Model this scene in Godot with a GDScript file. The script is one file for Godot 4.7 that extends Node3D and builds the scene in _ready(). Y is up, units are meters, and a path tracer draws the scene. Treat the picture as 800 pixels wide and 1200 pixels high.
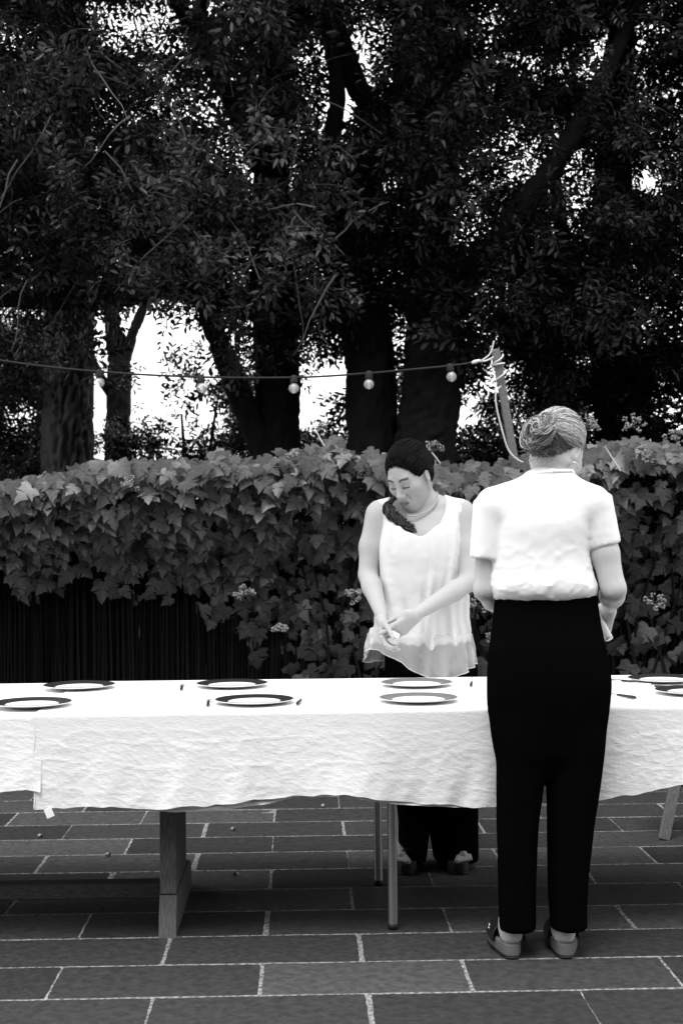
extends Node3D

# ---------------------------------------------------------------- helpers
var rng := RandomNumberGenerator.new()
var M := {}
var taken := {}

func numbered(n: String) -> String:
	taken[n] = taken.get(n, -1) + 1
	return n if taken[n] == 0 else "%s_%03d" % [n, taken[n]]

func grey(v: float) -> Color:
	return Color(v, v, v).linear_to_srgb()

func mat(v: float, rough := 0.8, spec := 0.5) -> StandardMaterial3D:
	var m := StandardMaterial3D.new()
	m.albedo_color = grey(v)
	m.roughness = rough
	m.metallic_specular = spec
	return m

func vmat(rough := 0.8, spec := 0.5) -> StandardMaterial3D:
	var m := mat(1.0, rough, spec)
	m.vertex_color_use_as_albedo = true
	return m

func noise(sd: int, freq: float, oct := 3, kind := FastNoiseLite.TYPE_SIMPLEX_SMOOTH) -> FastNoiseLite:
	var n := FastNoiseLite.new()
	n.seed = sd
	n.frequency = freq
	n.noise_type = kind
	n.fractal_octaves = oct
	return n

func noise_tex(n: FastNoiseLite, lo: float, hi: float, size := 512, as_normal := 0.0, a0 := 0.0, a1 := 1.0) -> NoiseTexture2D:
	var t := NoiseTexture2D.new()
	t.width = size
	t.height = size
	t.seamless = true
	t.noise = n
	if as_normal > 0.0:
		t.as_normal_map = true
		t.bump_strength = as_normal
	else:
		var g := Gradient.new()
		g.offsets = PackedFloat32Array([a0, (a0 + a1) * 0.5, a1])
		g.colors = PackedColorArray([grey(lo), grey((lo + hi) * 0.5), grey(hi)])
		t.color_ramp = g
	return t

func tag(o: Node3D, label: String, category := "", group := "", kind := "") -> Node3D:
	if label: o.set_meta("label", label)
	if category: o.set_meta("category", category)
	if group: o.set_meta("group", group)
	if kind: o.set_meta("kind", kind)
	return o

func thing(called: String, label: String, category: String, at := Vector3.ZERO, turn := 0.0, group := "") -> Node3D:
	var o := Node3D.new()
	o.name = numbered(called)
	add_child(o)
	o.position = at
	o.rotation.y = turn
	tag(o, label, category, group)
	return o

func obj(called: String, mesh: Mesh, m: Material, parent: Node3D = self) -> MeshInstance3D:
	var o := MeshInstance3D.new()
	o.name = numbered(called) if parent == self else called
	o.mesh = mesh
	o.material_override = m
	parent.add_child(o, true)
	return o

func swarm(called: String, mesh: Mesh, m: Material, xf: Array, cols: Array, parent: Node3D) -> MultiMeshInstance3D:
	var mm := MultiMesh.new()
	mm.transform_format = MultiMesh.TRANSFORM_3D
	mm.use_colors = true
	mm.mesh = mesh
	mm.instance_count = xf.size()
	for i in xf.size():
		mm.set_instance_transform(i, xf[i])
		mm.set_instance_color(i, cols[i])
	var o := MultiMeshInstance3D.new()
	o.name = called
	o.multimesh = mm
	o.material_override = m
	o.set_meta("kind", "stuff")
	parent.add_child(o, true)
	return o

# ---- a growing mesh: positions, colours, uvs, indices; normals are averaged from the faces
class Geo:
	var v := PackedVector3Array()
	var c := PackedColorArray()
	var u := PackedVector2Array()
	var ix := PackedInt32Array()
	func add(p: Vector3, col := Color.WHITE, uv := Vector2.ZERO) -> int:
		v.append(p); c.append(col); u.append(uv)
		return v.size() - 1
	# a, b, c run anticlockwise as seen from outside
	func tri(a: int, b: int, d: int) -> void:
		ix.append(a); ix.append(d); ix.append(b)
	func quad(a: int, b: int, d: int, e: int) -> void:
		tri(a, b, d); tri(a, d, e)
	func merge(g: Geo, t := Transform3D.IDENTITY, col = null) -> void:
		var o := v.size()
		for i in g.v.size():
			v.append(t * g.v[i]); c.append(g.c[i] if col == null else col); u.append(g.u[i])
		for i in g.ix: ix.append(i + o)
	func done() -> ArrayMesh:
		var n := PackedVector3Array()
		n.resize(v.size())
		for t in range(0, ix.size(), 3):
			var a := ix[t]; var b := ix[t + 1]; var d := ix[t + 2]
			var f := (v[d] - v[a]).cross(v[b] - v[a])
			n[a] += f; n[b] += f; n[d] += f
		for i in n.size(): n[i] = n[i].normalized() if n[i].length_squared() > 1e-20 else Vector3.UP
		var arr := []
		arr.resize(Mesh.ARRAY_MAX)
		arr[Mesh.ARRAY_VERTEX] = v
		arr[Mesh.ARRAY_NORMAL] = n
		arr[Mesh.ARRAY_COLOR] = c
		arr[Mesh.ARRAY_TEX_UV] = u
		arr[Mesh.ARRAY_INDEX] = ix
		var m := ArrayMesh.new()
		m.add_surface_from_arrays(Mesh.PRIMITIVE_TRIANGLES, arr)
		return m

# box with chamfered vertical edges and a chamfered top; every face has its own corners so that edges stay crisp
func box_into(g: Geo, lo: Vector3, hi: Vector3, ch := 0.0, t := Transform3D.IDENTITY, col := Color.WHITE) -> void:
	var rings := []
	var ys := [lo.y, hi.y] if ch <= 0.0 else [lo.y, lo.y + ch, hi.y - ch, hi.y]
	var ins := [0.0, 0.0] if ch <= 0.0 else [ch, 0.0, 0.0, ch]
	for k in ys.size():
		var i: float = ins[k]
		var a := lo.x + i; var b := hi.x - i; var d := lo.z + i; var e := hi.z - i
		var y: float = ys[k]
		rings.append([Vector3(a, y, d), Vector3(a, y, e), Vector3(b, y, e), Vector3(b, y, d)])
	for k in rings.size() - 1:
		for s in 4:
			var q := [rings[k][s], rings[k][(s + 1) % 4], rings[k + 1][(s + 1) % 4], rings[k + 1][s]]
			var id := []
			for p in q: id.append(g.add(t * p, col))
			g.quad(id[0], id[1], id[2], id[3])
	for cap in [[rings[-1], false], [rings[0], true]]:
		var id := []
		for p in cap[0]: id.append(g.add(t * p, col))
		if cap[1]: g.quad(id[3], id[2], id[1], id[0])
		else: g.quad(id[0], id[1], id[2], id[3])

func box(lo: Vector3, hi: Vector3, ch := 0.0, t := Transform3D.IDENTITY) -> ArrayMesh:
	var g := Geo.new()
	box_into(g, lo, hi, ch, t)
	return g.done()

# tube along points; bump(angle, along, p) adds to the radius
func tube_into(g: Geo, pts: Array, radii: Array, sides := 8, col := Color.WHITE, bump = null, caps := true) -> void:
	var ref := Vector3(0.31, 0.2, 0.93).normalized()
	var rows := []
	for i in pts.size():
		var a: Vector3 = pts[maxi(i - 1, 0)]
		var b: Vector3 = pts[mini(i + 1, pts.size() - 1)]
		var d := (b - a).normalized()
		var x := (ref - d * ref.dot(d)).normalized()
		ref = x
		var y := d.cross(x)
		var row := []
		for s in sides:
			var th := TAU * s / sides
			var r: float = radii[i]
			if bump != null: r += bump.call(th, float(i), pts[i])
			row.append(g.add(pts[i] + (x * cos(th) + y * sin(th)) * r, col, Vector2(float(s) / sides, float(i))))
		rows.append(row)
	for i in pts.size() - 1:
		for s in sides:
			var s2 := (s + 1) % sides
			g.quad(rows[i][s], rows[i][s2], rows[i + 1][s2], rows[i + 1][s])
	if caps:
		var c0 := g.add(pts[0], col)
		var c1 := g.add(pts[-1], col)
		for s in sides:
			var s2 := (s + 1) % sides
			g.tri(c0, rows[0][s2], rows[0][s])
			g.tri(c1, rows[-1][s], rows[-1][s2])

func tube(pts: Array, radii: Array, sides := 8, bump = null) -> ArrayMesh:
	var g := Geo.new()
	tube_into(g, pts, radii, sides, Color.WHITE, bump)
	return g.done()

# catmull-rom through points, n steps per span; the same for the radii
func smooth_path(pts: Array, radii: Array, n: int) -> Array:
	var op := []
	var orad := []
	for i in pts.size() - 1:
		for k in n:
			var t := float(k) / n
			op.append((pts[i] as Vector3).cubic_interpolate(pts[i + 1], pts[maxi(i - 1, 0)], pts[mini(i + 2, pts.size() - 1)], t))
			orad.append(lerpf(radii[i], radii[i + 1], t))
	op.append(pts[-1])
	orad.append(radii[-1])
	return [op, orad]

# profile of (radius, height) turned round y
func lathe_into(g: Geo, prof: Array, sides := 32, t := Transform3D.IDENTITY, col := Color.WHITE, flute := 0.0, flutes := 0) -> void:
	var rows := []
	for p in prof:
		var row := []
		for s in sides:
			var th := TAU * s / sides
			var r: float = p[0]
			var y: float = p[1]
			if flutes > 0 and p.size() > 2: y += flute * p[2] * cos(th * flutes)
			row.append(g.add(t * Vector3(r * cos(th), y, -r * sin(th)), col))
		rows.append(row)
	for i in prof.size() - 1:
		for s in sides:
			var s2 := (s + 1) % sides
			g.quad(rows[i][s], rows[i][s2], rows[i + 1][s2], rows[i + 1][s])

func lathe(prof: Array, sides := 32, flute := 0.0, flutes := 0) -> ArrayMesh:
	var g := Geo.new()
	lathe_into(g, prof, sides, Transform3D.IDENTITY, Color.WHITE, flute, flutes)
	return g.done()

# ---- smooth bodies: rounded cones, ellipsoids and upright lofts joined with a smooth minimum, meshed as surface nets
class Field:
	var ty := PackedInt32Array()
	var a := PackedVector3Array()
	var ba := PackedVector3Array()
	var inv := PackedFloat32Array()
	var ra := PackedFloat32Array()
	var rb := PackedFloat32Array()
	var k := PackedFloat32Array()
	var sg := PackedInt32Array()
	var xt: Array = []
	var disp = null
	func _put(t: int, p: Vector3, q: Vector3, r0: float, r1: float, kk: float, s: int, ex) -> void:
		ty.append(t); a.append(p); ba.append(q); inv.append(1.0 / maxf(q.length_squared(), 1e-9)); ra.append(r0); rb.append(r1); k.append(kk); sg.append(s); xt.append(ex)
	func cone(p: Vector3, q: Vector3, r0: float, r1: float, kk := 0.02, s := 1) -> void:
		_put(0, p, q - p, r0, r1, kk, s, null)
	func ball(p: Vector3, r: float, kk := 0.02, s := 1) -> void:
		_put(0, p, Vector3(0, 1e-4, 0), r, r, kk, s, null)
	func egg(p: Vector3, r: Vector3, kk := 0.02, s := 1, b := Basis.IDENTITY) -> void:
		_put(1, p, Vector3.UP, minf(r.x, minf(r.y, r.z)), 0, kk, s, [b.inverse(), r])
	func loft(keys: Array, kk := 0.02, n := 2.3) -> void:
		var f := []
		for e in keys: f.append(PackedFloat32Array(e))
		_put(2, Vector3.ZERO, Vector3.UP, n, 0, kk, 1, f)
	func pipe(p: Vector3, q: Vector3, r0: float, r1: float, kk := 0.02) -> void:
		_put(3, p, q - p, r0, r1, kk, 1, null)
	func one(i: int, p: Vector3) -> float:
		var t := ty[i]
		if t == 0:
			var pa := p - a[i]
			var h := clampf(pa.dot(ba[i]) * inv[i], 0.0, 1.0)
			return (pa - ba[i] * h).length() - lerpf(ra[i], rb[i], h)
		if t == 1:
			var q: Vector3 = (xt[i][0] as Basis) * (p - a[i])
			var r: Vector3 = xt[i][1]
			var q1 := q / r
			var k0 := q1.length()
			var k1 := (q1 / r).length()
			return (k0 * (k0 - 1.0) / k1) if k1 > 1e-6 else -ra[i]
		if t == 2:
			var f: Array = xt[i]
			var n := f.size()
			var y := clampf(p.y, f[0][0], f[n - 1][0])
			var j := 0
			while j < n - 2 and y > f[j + 1][0]: j += 1
			var e0: PackedFloat32Array = f[j]
			var e1: PackedFloat32Array = f[j + 1]
			var w := (y - e0[0]) / (e1[0] - e0[0])
			var pr: PackedFloat32Array = f[maxi(j - 1, 0)]
			var nx: PackedFloat32Array = f[mini(j + 2, n - 1)]
			var cx := cubic_interpolate(e0[1], e1[1], pr[1], nx[1], w)
			var cz := cubic_interpolate(e0[2], e1[2], pr[2], nx[2], w)
			var aa := cubic_interpolate(e0[3], e1[3], pr[3], nx[3], w)
			var bb := cubic_interpolate(e0[4], e1[4], pr[4], nx[4], w)
			var m := ra[i]
			var d := (pow(pow(absf((p.x - cx) / aa), m) + pow(absf((p.z - cz) / bb), m), 1.0 / m) - 1.0) * minf(aa, bb)
			var dy: float = maxf(f[0][0] - p.y, p.y - f[n - 1][0])
			var s := maxf(0.012 - absf(d - dy), 0.0) / 0.012
			return maxf(d, dy) + s * s * 0.003
		var pb := p - a[i]
		var g := pb.dot(ba[i]) * inv[i]
		var dr := (pb - ba[i] * g).length() - lerpf(ra[i], rb[i], clampf(g, 0.0, 1.0))
		var dx := maxf(-g, g - 1.0) * ba[i].length()
		var s2 := maxf(0.008 - absf(dr - dx), 0.0) / 0.008
		return maxf(dr, dx) + s2 * s2 * 0.002
	func eval(p: Vector3, use: PackedInt32Array) -> float:
		var d := 1e3
		for i in use:
			var e := one(i, p)
			var kk := k[i]
			if sg[i] > 0:
				var h := maxf(kk - absf(d - e), 0.0) / kk
				d = minf(d, e) - h * h * kk * 0.25
			else:
				e = -e
				var h := maxf(kk - absf(d - e), 0.0) / kk
				d = maxf(d, e) + h * h * kk * 0.25
		if disp != null: d += disp.call(p)
		return d
	func mesh_into(g: Geo, lo: Vector3, hi: Vector3, cell: float, xf := Transform3D.IDENTITY, colour = null, plain := Color.WHITE) -> void:
		const B := 4
		var n := Vector3i(((hi - lo) / cell / B).ceil()) * B
		var sx := 1
		var sy := n.x + 1
		var sz := sy * (n.y + 1)
		var val := PackedFloat32Array()
		val.resize(sz * (n.z + 1))
		val.fill(9e9)
		var vid := PackedInt32Array()
		vid.resize(sz * (n.z + 1))
		vid.fill(-1)
		var all := PackedInt32Array(range(ty.size()))
		var rad := cell * B * 0.87
		var cells := PackedInt32Array()
		for bz in n.z / B:
			for by in n.y / B:
				for bx in n.x / B:
					var c := lo + Vector3(bx + 0.5, by + 0.5, bz + 0.5) * cell * B
					var ds := PackedFloat32Array()
					var dm := 1e3
					for i in all:
						var e := one(i, c)
						ds.append(e)
						if sg[i] > 0 and e < dm: dm = e
					if dm > rad * 1.15 + 0.02: continue
					var cut := 1e3
					for i in all:
						if sg[i] < 0: cut = minf(cut, ds[i])
					if dm < -rad * 1.15 - 0.012 and cut > rad * 1.2 + 0.01: continue
					if cut < -rad * 1.2 - 0.02: continue
					var use := PackedInt32Array()
					for i in all:
						if sg[i] > 0:
							if ds[i] < maxf(dm, 0.0) + rad * 2.1 + k[i]: use.append(i)
						elif ds[i] < rad * 1.5 + k[i] + 0.01: use.append(i)
					for z in range(bz * B, bz * B + B + 1):
						for y in range(by * B, by * B + B + 1):
							for x in range(bx * B, bx * B + B + 1):
								var id := x + y * sy + z * sz
								if val[id] > 8e9: val[id] = eval(lo + Vector3(x, y, z) * cell, use)
								if x < bx * B + B and y < by * B + B and z < bz * B + B: cells.append(id)
		var off := PackedInt32Array([0, 1, sy, sy + 1, sz, sz + 1, sz + sy, sz + sy + 1])
		var edges := [[0, 1], [2, 3], [4, 5], [6, 7], [0, 2], [1, 3], [4, 6], [5, 7], [0, 4], [1, 5], [2, 6], [3, 7]]
		var base := g.v.size()
		for id in cells:
			var mask := 0
			for q in 8:
				if val[id + off[q]] < 0.0: mask |= 1 << q
			if mask == 0 or mask == 255: continue
			var acc := Vector3.ZERO
			var cnt := 0
			for e in edges:
				var i0: int = e[0]
				var i1: int = e[1]
				if ((mask >> i0) & 1) == ((mask >> i1) & 1): continue
				var d0 := val[id + off[i0]]
				var d1 := val[id + off[i1]]
				var w := d0 / (d0 - d1)
				acc += Vector3(i0 & 1, (i0 >> 1) & 1, i0 >> 2).lerp(Vector3(i1 & 1, (i1 >> 1) & 1, i1 >> 2), w)
				cnt += 1
			var z := id / sz
			var y := (id - z * sz) / sy
			var x := id - z * sz - y * sy
			var p := lo + (Vector3(x, y, z) + acc / cnt) * cell
			var col: Color = colour.call(p) if colour != null else plain
			vid[id] = g.add(xf * p, col, Vector2(p.x, p.y))
		for id in cells:
			var d0 := val[id]
			for ax in 3:
				var st: int = [sx, sy, sz][ax]
				var d1 := val[id + st]
				if d1 > 8e9 or (d0 < 0.0) == (d1 < 0.0): continue
				var s1: int = [sy, sz, sx][ax]
				var s2: int = [sz, sx, sy][ax]
				if id - s1 - s2 < 0: continue
				var q0 := vid[id - s1 - s2]
				var q1 := vid[id - s2]
				var q2 := vid[id]
				var q3 := vid[id - s1]
				if q0 < 0 or q1 < 0 or q2 < 0 or q3 < 0: continue
				if d0 < 0.0: g.quad(q0, q1, q2, q3)
				else: g.quad(q3, q2, q1, q0)
	func mesh(lo: Vector3, hi: Vector3, cell: float, colour = null, plain := Color.WHITE) -> ArrayMesh:
		var g := Geo.new()
		mesh_into(g, lo, hi, cell, Transform3D.IDENTITY, colour, plain)
		return g.done()

# ---------------------------------------------------------------- light and camera
func build_view() -> void:
	var cam := Camera3D.new()
	cam.name = "camera"
	cam.fov = 39.59
	cam.near = 0.05
	cam.far = 600.0
	cam.position = Vector3(0, 1.32, 0)
	cam.basis = Basis(Vector3.UP, deg_to_rad(-1.7)) * Basis(Vector3.RIGHT, deg_to_rad(0.69)) * Basis(Vector3.BACK, deg_to_rad(-0.5))
	var glass := CameraAttributesPhysical.new()
	glass.frustum_focal_length = 33.34
	glass.frustum_near = 0.05
	glass.frustum_far = 600.0
	glass.frustum_focus_distance = 4.9
	glass.exposure_aperture = 3.7
	cam.attributes = glass
	add_child(cam)
	cam.current = true
	var env := Environment.new()
	env.background_mode = Environment.BG_SKY
	var sky := Sky.new()
	var sm := ProceduralSkyMaterial.new()
	sm.sky_top_color = Color(0.97, 0.97, 0.97)
	sm.sky_horizon_color = Color(0.99, 0.99, 0.99)
	sm.sky_curve = 0.2
	sm.ground_bottom_color = Color(0.3, 0.3, 0.3)
	sm.ground_horizon_color = Color(0.6, 0.6, 0.6)
	sm.sun_angle_max = 0.0
	sm.energy_multiplier = 1.0
	sky.sky_material = sm
	env.sky = sky
	env.tonemap_mode = Environment.TONE_MAPPER_LINEAR
	env.tonemap_exposure = EXPOSURE
	env.sdfgi_enabled = true
	env.ssao_enabled = true
	env.ssil_enabled = true
	var we := WorldEnvironment.new()
	we.environment = env
	add_child(we)
	var sun := DirectionalLight3D.new()
	sun.name = "sun"
	sun.light_energy = 0.45
	sun.light_angular_distance = 25.0
	sun.light_color = Color(1, 1, 1)
	sun.shadow_enabled = true
	sun.rotation = Vector3(deg_to_rad(-64), deg_to_rad(-18), 0)
	add_child(sun)

# ---------------------------------------------------------------- ground and paving
func build_ground() -> void:
	var earth := mat(0.06, 0.95, 0.2)
	earth.uv1_triplanar = true
	earth.uv1_world_triplanar = true
	earth.uv1_scale = Vector3(0.8, 0.8, 0.8)
	earth.albedo_texture = noise_tex(noise(3, 0.02, 5), 0.5, 1.0)
	var pm := PlaneMesh.new()
	pm.size = Vector2(700, 700)
	var gr := obj("ground", pm, earth)
	gr.position = Vector3(0, -0.06, 0)
	tag(gr, "dark bare earth reaching far behind the ivy hedge", "ground", "", "structure")

	var paving := thing("terrace_paving", "dark slate paving laid in running bond with pale mortar joints", "paving")
	paving.set_meta("kind", "structure")
	var mortar := mat(0.34, 0.95, 0.2)
	mortar.uv1_triplanar = true
	mortar.uv1_world_triplanar = true
	mortar.uv1_scale = Vector3(3, 3, 3)
	mortar.albedo_texture = noise_tex(noise(5, 0.03, 4), 0.25, 1.0, 512, 0.0, 0.2, 0.75)
	obj("mortar_bed", box(Vector3(-5.2, -0.05, -7.46), Vector3(5.6, 0.0004, 1.5)), mortar, paving)
	var slates := []
	for k in 5:
		var m := mat([0.052, 0.068, 0.043, 0.088, 0.059][k], 0.5, 0.35)
		m.uv1_triplanar = true
		m.uv1_world_triplanar = true
		m.uv1_scale = Vector3.ONE * 1.1
		m.uv1_offset = Vector3(k * 0.37, k * 0.21, k * 0.53)
		m.albedo_texture = slate_tex
		m.normal_enabled = true
		m.normal_texture = slate_nrm
		m.normal_scale = 0.45
		slates.append(m)
	# a few paver outlines with slightly chipped, uneven edges
	var shapes := []
	for k in 6:
		shapes.append(paver_mesh(0.605 - 0.008, 0.2987 - 0.0105, k))
	rng.seed = 11
	for r in range(-13, 12):
		var z0 := -4.05 - 0.2987 * r
		var off := -0.122 if r % 2 == 0 else -0.122 + 0.3025
		for c in range(-5, 6):
			var x0 := off + 0.605 * c + rng.randf_range(-0.006, 0.006)
			var o := obj("paver", shapes[rng.randi() % 6], slates[rng.randi() % 5], paving)
			o.position = Vector3(x0 + 0.3025, rng.randf_range(0.0, 0.0012), z0 - 0.14935)
			o.rotation = Vector3(rng.randf_range(-0.003, 0.003), (PI if rng.randf() < 0.5 else 0.0) + rng.randf_range(-0.003, 0.003), rng.randf_range(-0.002, 0.002))

func paver_mesh(w: float, d: float, sd: int) -> ArrayMesh:
	var g := Geo.new()
	var r := RandomNumberGenerator.new()
	r.seed = 100 + sd
	var loop := []
	var n := 9
	for s in 4:
		for k in n:
			var t := float(k) / n
			var p := Vector2.ZERO
			if s == 0: p = Vector2(lerpf(-w, w, t), -d)
			elif s == 1: p = Vector2(w, lerpf(-d, d, t))
			elif s == 2: p = Vector2(lerpf(w, -w, t), d)
			else: p = Vector2(-w, lerpf(d, -d, t))
			p *= 0.5
			var j := Vector2(r.randf_range(-1, 1), r.randf_range(-1, 1)) * 0.0016
			if k == 0: p *= 0.995
			loop.append(p + j)
	var bot := []
	var mid := []
	var top := []
	for p in loop:
		bot.append(g.add(Vector3(p.x, -0.03, p.y)))
		mid.append(g.add(Vector3(p.x, -0.0015, p.y)))
		var q: Vector2 = p * Vector2(1.0 - 0.005 / w, 1.0 - 0.005 / d)
		top.append(g.add(Vector3(q.x, 0.001 + r.randf_range(-0.0003, 0.0003), q.y)))
	var m := loop.size()
	for i in m:
		var j := (i + 1) % m
		g.quad(bot[j], bot[i], mid[i], mid[j])
		g.quad(mid[j], mid[i], top[i], top[j])
	var c := g.add(Vector3(0, 0.001, 0))
	for i in m: g.tri(c, top[(i + 1) % m], top[i])
	return g.done()

# ---------------------------------------------------------------- trees
func leaf_spray(sd: int, count: int, ll: float, lw: float, span: float) -> ArrayMesh:
	var g := Geo.new()
	var r := RandomNumberGenerator.new()
	r.seed = sd
	var stem := []
	var rad := []
	for k in 5:
		var t := k / 4.0
		stem.append(Vector3(sin(t * 2.0 + sd) * 0.02, -0.03 * t * t, t * span))
		rad.append(lerpf(0.0035, 0.0012, t))
	tube_into(g, stem, rad, 3, Color(0.8, 0.8, 0.8), null, false)
	for k in count:
		var t := (k + 0.5) / count
		var base: Vector3 = (stem[0] as Vector3).lerp(stem[4], t) + Vector3(0, -0.01 * t, 0)
		var ang := k * 2.4 + r.randf_range(-0.4, 0.4)
		var d := (Vector3(cos(ang), sin(ang) * 0.8, 0.75 + r.randf_range(-0.3, 0.3))).normalized()
		var side := d.cross(Vector3(r.randf_range(-0.6, 0.6), 1, r.randf_range(-0.6, 0.6))).normalized()
		var up := side.cross(d)
		var L := ll * r.randf_range(0.7, 1.2)
		var W := lw * r.randf_range(0.75, 1.15)
		base += d * r.randf_range(0.0, span * 0.22)
		var tone := r.randf_range(0.7, 1.25)
		var col := Color(tone, tone, tone)
		var p0 := g.add(base, col)
		var l1 := g.add(base + d * L * 0.3 + side * W * 0.5 + up * W * 0.12, col)
		var l2 := g.add(base + d * L * 0.68 + side * W * 0.42 + up * W * 0.12, col)
		var tp := g.add(base + d * L - up * L * 0.1, col)
		var r2 := g.add(base + d * L * 0.68 - side * W * 0.42 + up * W * 0.12, col)
		var r1 := g.add(base + d * L * 0.3 - side * W * 0.5 + up * W * 0.12, col)
		var m := g.add(base + d * L * 0.5 - up * W * 0.08, col)
		g.tri(p0, m, l1); g.tri(l1, m, l2); g.tri(l2, m, tp)
		g.tri(tp, m, r2); g.tri(r2, m, r1); g.tri(r1, m, p0)
	return g.done()

func bark_bump(n: FastNoiseLite, amp: float, fx: float, fy: float) -> Callable:
	return func(th: float, _i: float, p: Vector3) -> float:
		var w := n.get_noise_3d(cos(th) * 1.5, p.y * 4.0, sin(th) * 1.5 + 20.0)
		var v := absf(n.get_noise_3d(cos(th + 0.2 * w) * fx + p.x * 3.0, p.y * fy, sin(th + 0.2 * w) * fx))
		return amp * (2.2 * smoothstep(0.0, 0.35, v) - 1.2 + 0.8 * w)

func wood_part(called: String, pts: Array, radii: Array, m: Material, parent: Node3D, sides: int, amp: float, steps := 22) -> MeshInstance3D:
	var n := noise(called.length() + pts.size() * 7, 1.0, 3)
	var s := smooth_path(pts, radii, steps)
	return obj(called, tube(s[0], s[1], sides, bark_bump(n, amp, 2.6, 3.0)), m, parent)

# fill a crown: boxes (lo, hi) hold sprays where the clump noise is high; openings (a, b, radius) stay free of leaves
func crown(parent: Node3D, sd: int, vols: Array, per_m3: float, tone: float, sprays: Array, holes: Array, thresh := -0.15, scale0 := 1.0) -> void:
	var r := RandomNumberGenerator.new()
	r.seed = sd
	var n := noise(sd, 1.1, 2)
	var n2 := noise(sd + 9, 3.2, 2)
	var n3 := noise(sd + 19, 1.6, 2)
	var xf := []
	var cols := []
	for i in sprays.size():
		xf.append([])
		cols.append([])
	for v in vols:
		var lo: Vector3 = v[0]
		var hi: Vector3 = v[1]
		var sz := hi - lo
		var cnt := int(sz.x * sz.y * sz.z * per_m3 * (v[2] if v.size() > 2 else 1.0))
		for k in cnt:
			var p := lo + Vector3(r.randf(), r.randf(), r.randf()) * sz
			# round the volume off towards its edges
			var q := ((p - lo) / sz - Vector3.ONE * 0.5) * 2.0
			var edge := pow(absf(q.x), 6) + pow(absf(q.y), 5) + pow(absf(q.z), 4)
			if n.get_noise_3dv(p) + 0.35 * n2.get_noise_3dv(p) < thresh + 0.45 * edge * edge: continue
			var free := false
			for h in holes:
				var a: Vector3 = h[0]
				var b: Vector3 = h[1]
				var t: float = (p.z - a.z) / (b.z - a.z)
				var c := a.lerp(b, t)
				var w: float = h[2] * (1.0 + 1.1 * n2.get_noise_3d(p.x * 1.7, p.y * 1.7, 7.0))
				if Vector2(p.x - c.x, p.y - c.y).length() < w:
					free = r.randf() < 0.97
					break
			if free: continue
			var s := scale0 * r.randf_range(0.75, 1.3)
			var dir := Vector3(r.randf_range(-1, 1), r.randf_range(-0.75, 0.35), r.randf_range(-0.6, 1.0)).normalized()
			var b2 := Basis.looking_at(-dir, Vector3.UP.rotated(dir, r.randf_range(-1.2, 1.2))).scaled(Vector3.ONE * s)
			var which := r.randi() % sprays.size()
			xf[which].append(Transform3D(b2, p))
			var c3 := tone * r.randf_range(0.7, 1.35) * clampf(1.0 + 2.6 * n3.get_noise_3dv(p), 0.4, 2.1)
			cols[which].append(Color(c3, c3, c3))
	for i in sprays.size():
		if xf[i].size() > 0:
			swarm("leaves", sprays[i], M.leaf, xf[i], cols[i], parent)

func opening(x: float, y: float, r: float) -> Array:
	# an opening through the crowns, given by its centre at 9 m; it runs on along the same slope
	var c := Vector3(x, y, -9.0)
	var e := Vector3(0, 1.32, 0)
	return [e + (c - e) * (7.0 / 9.0), e + (c - e) * (12.0 / 9.0), r]

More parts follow.
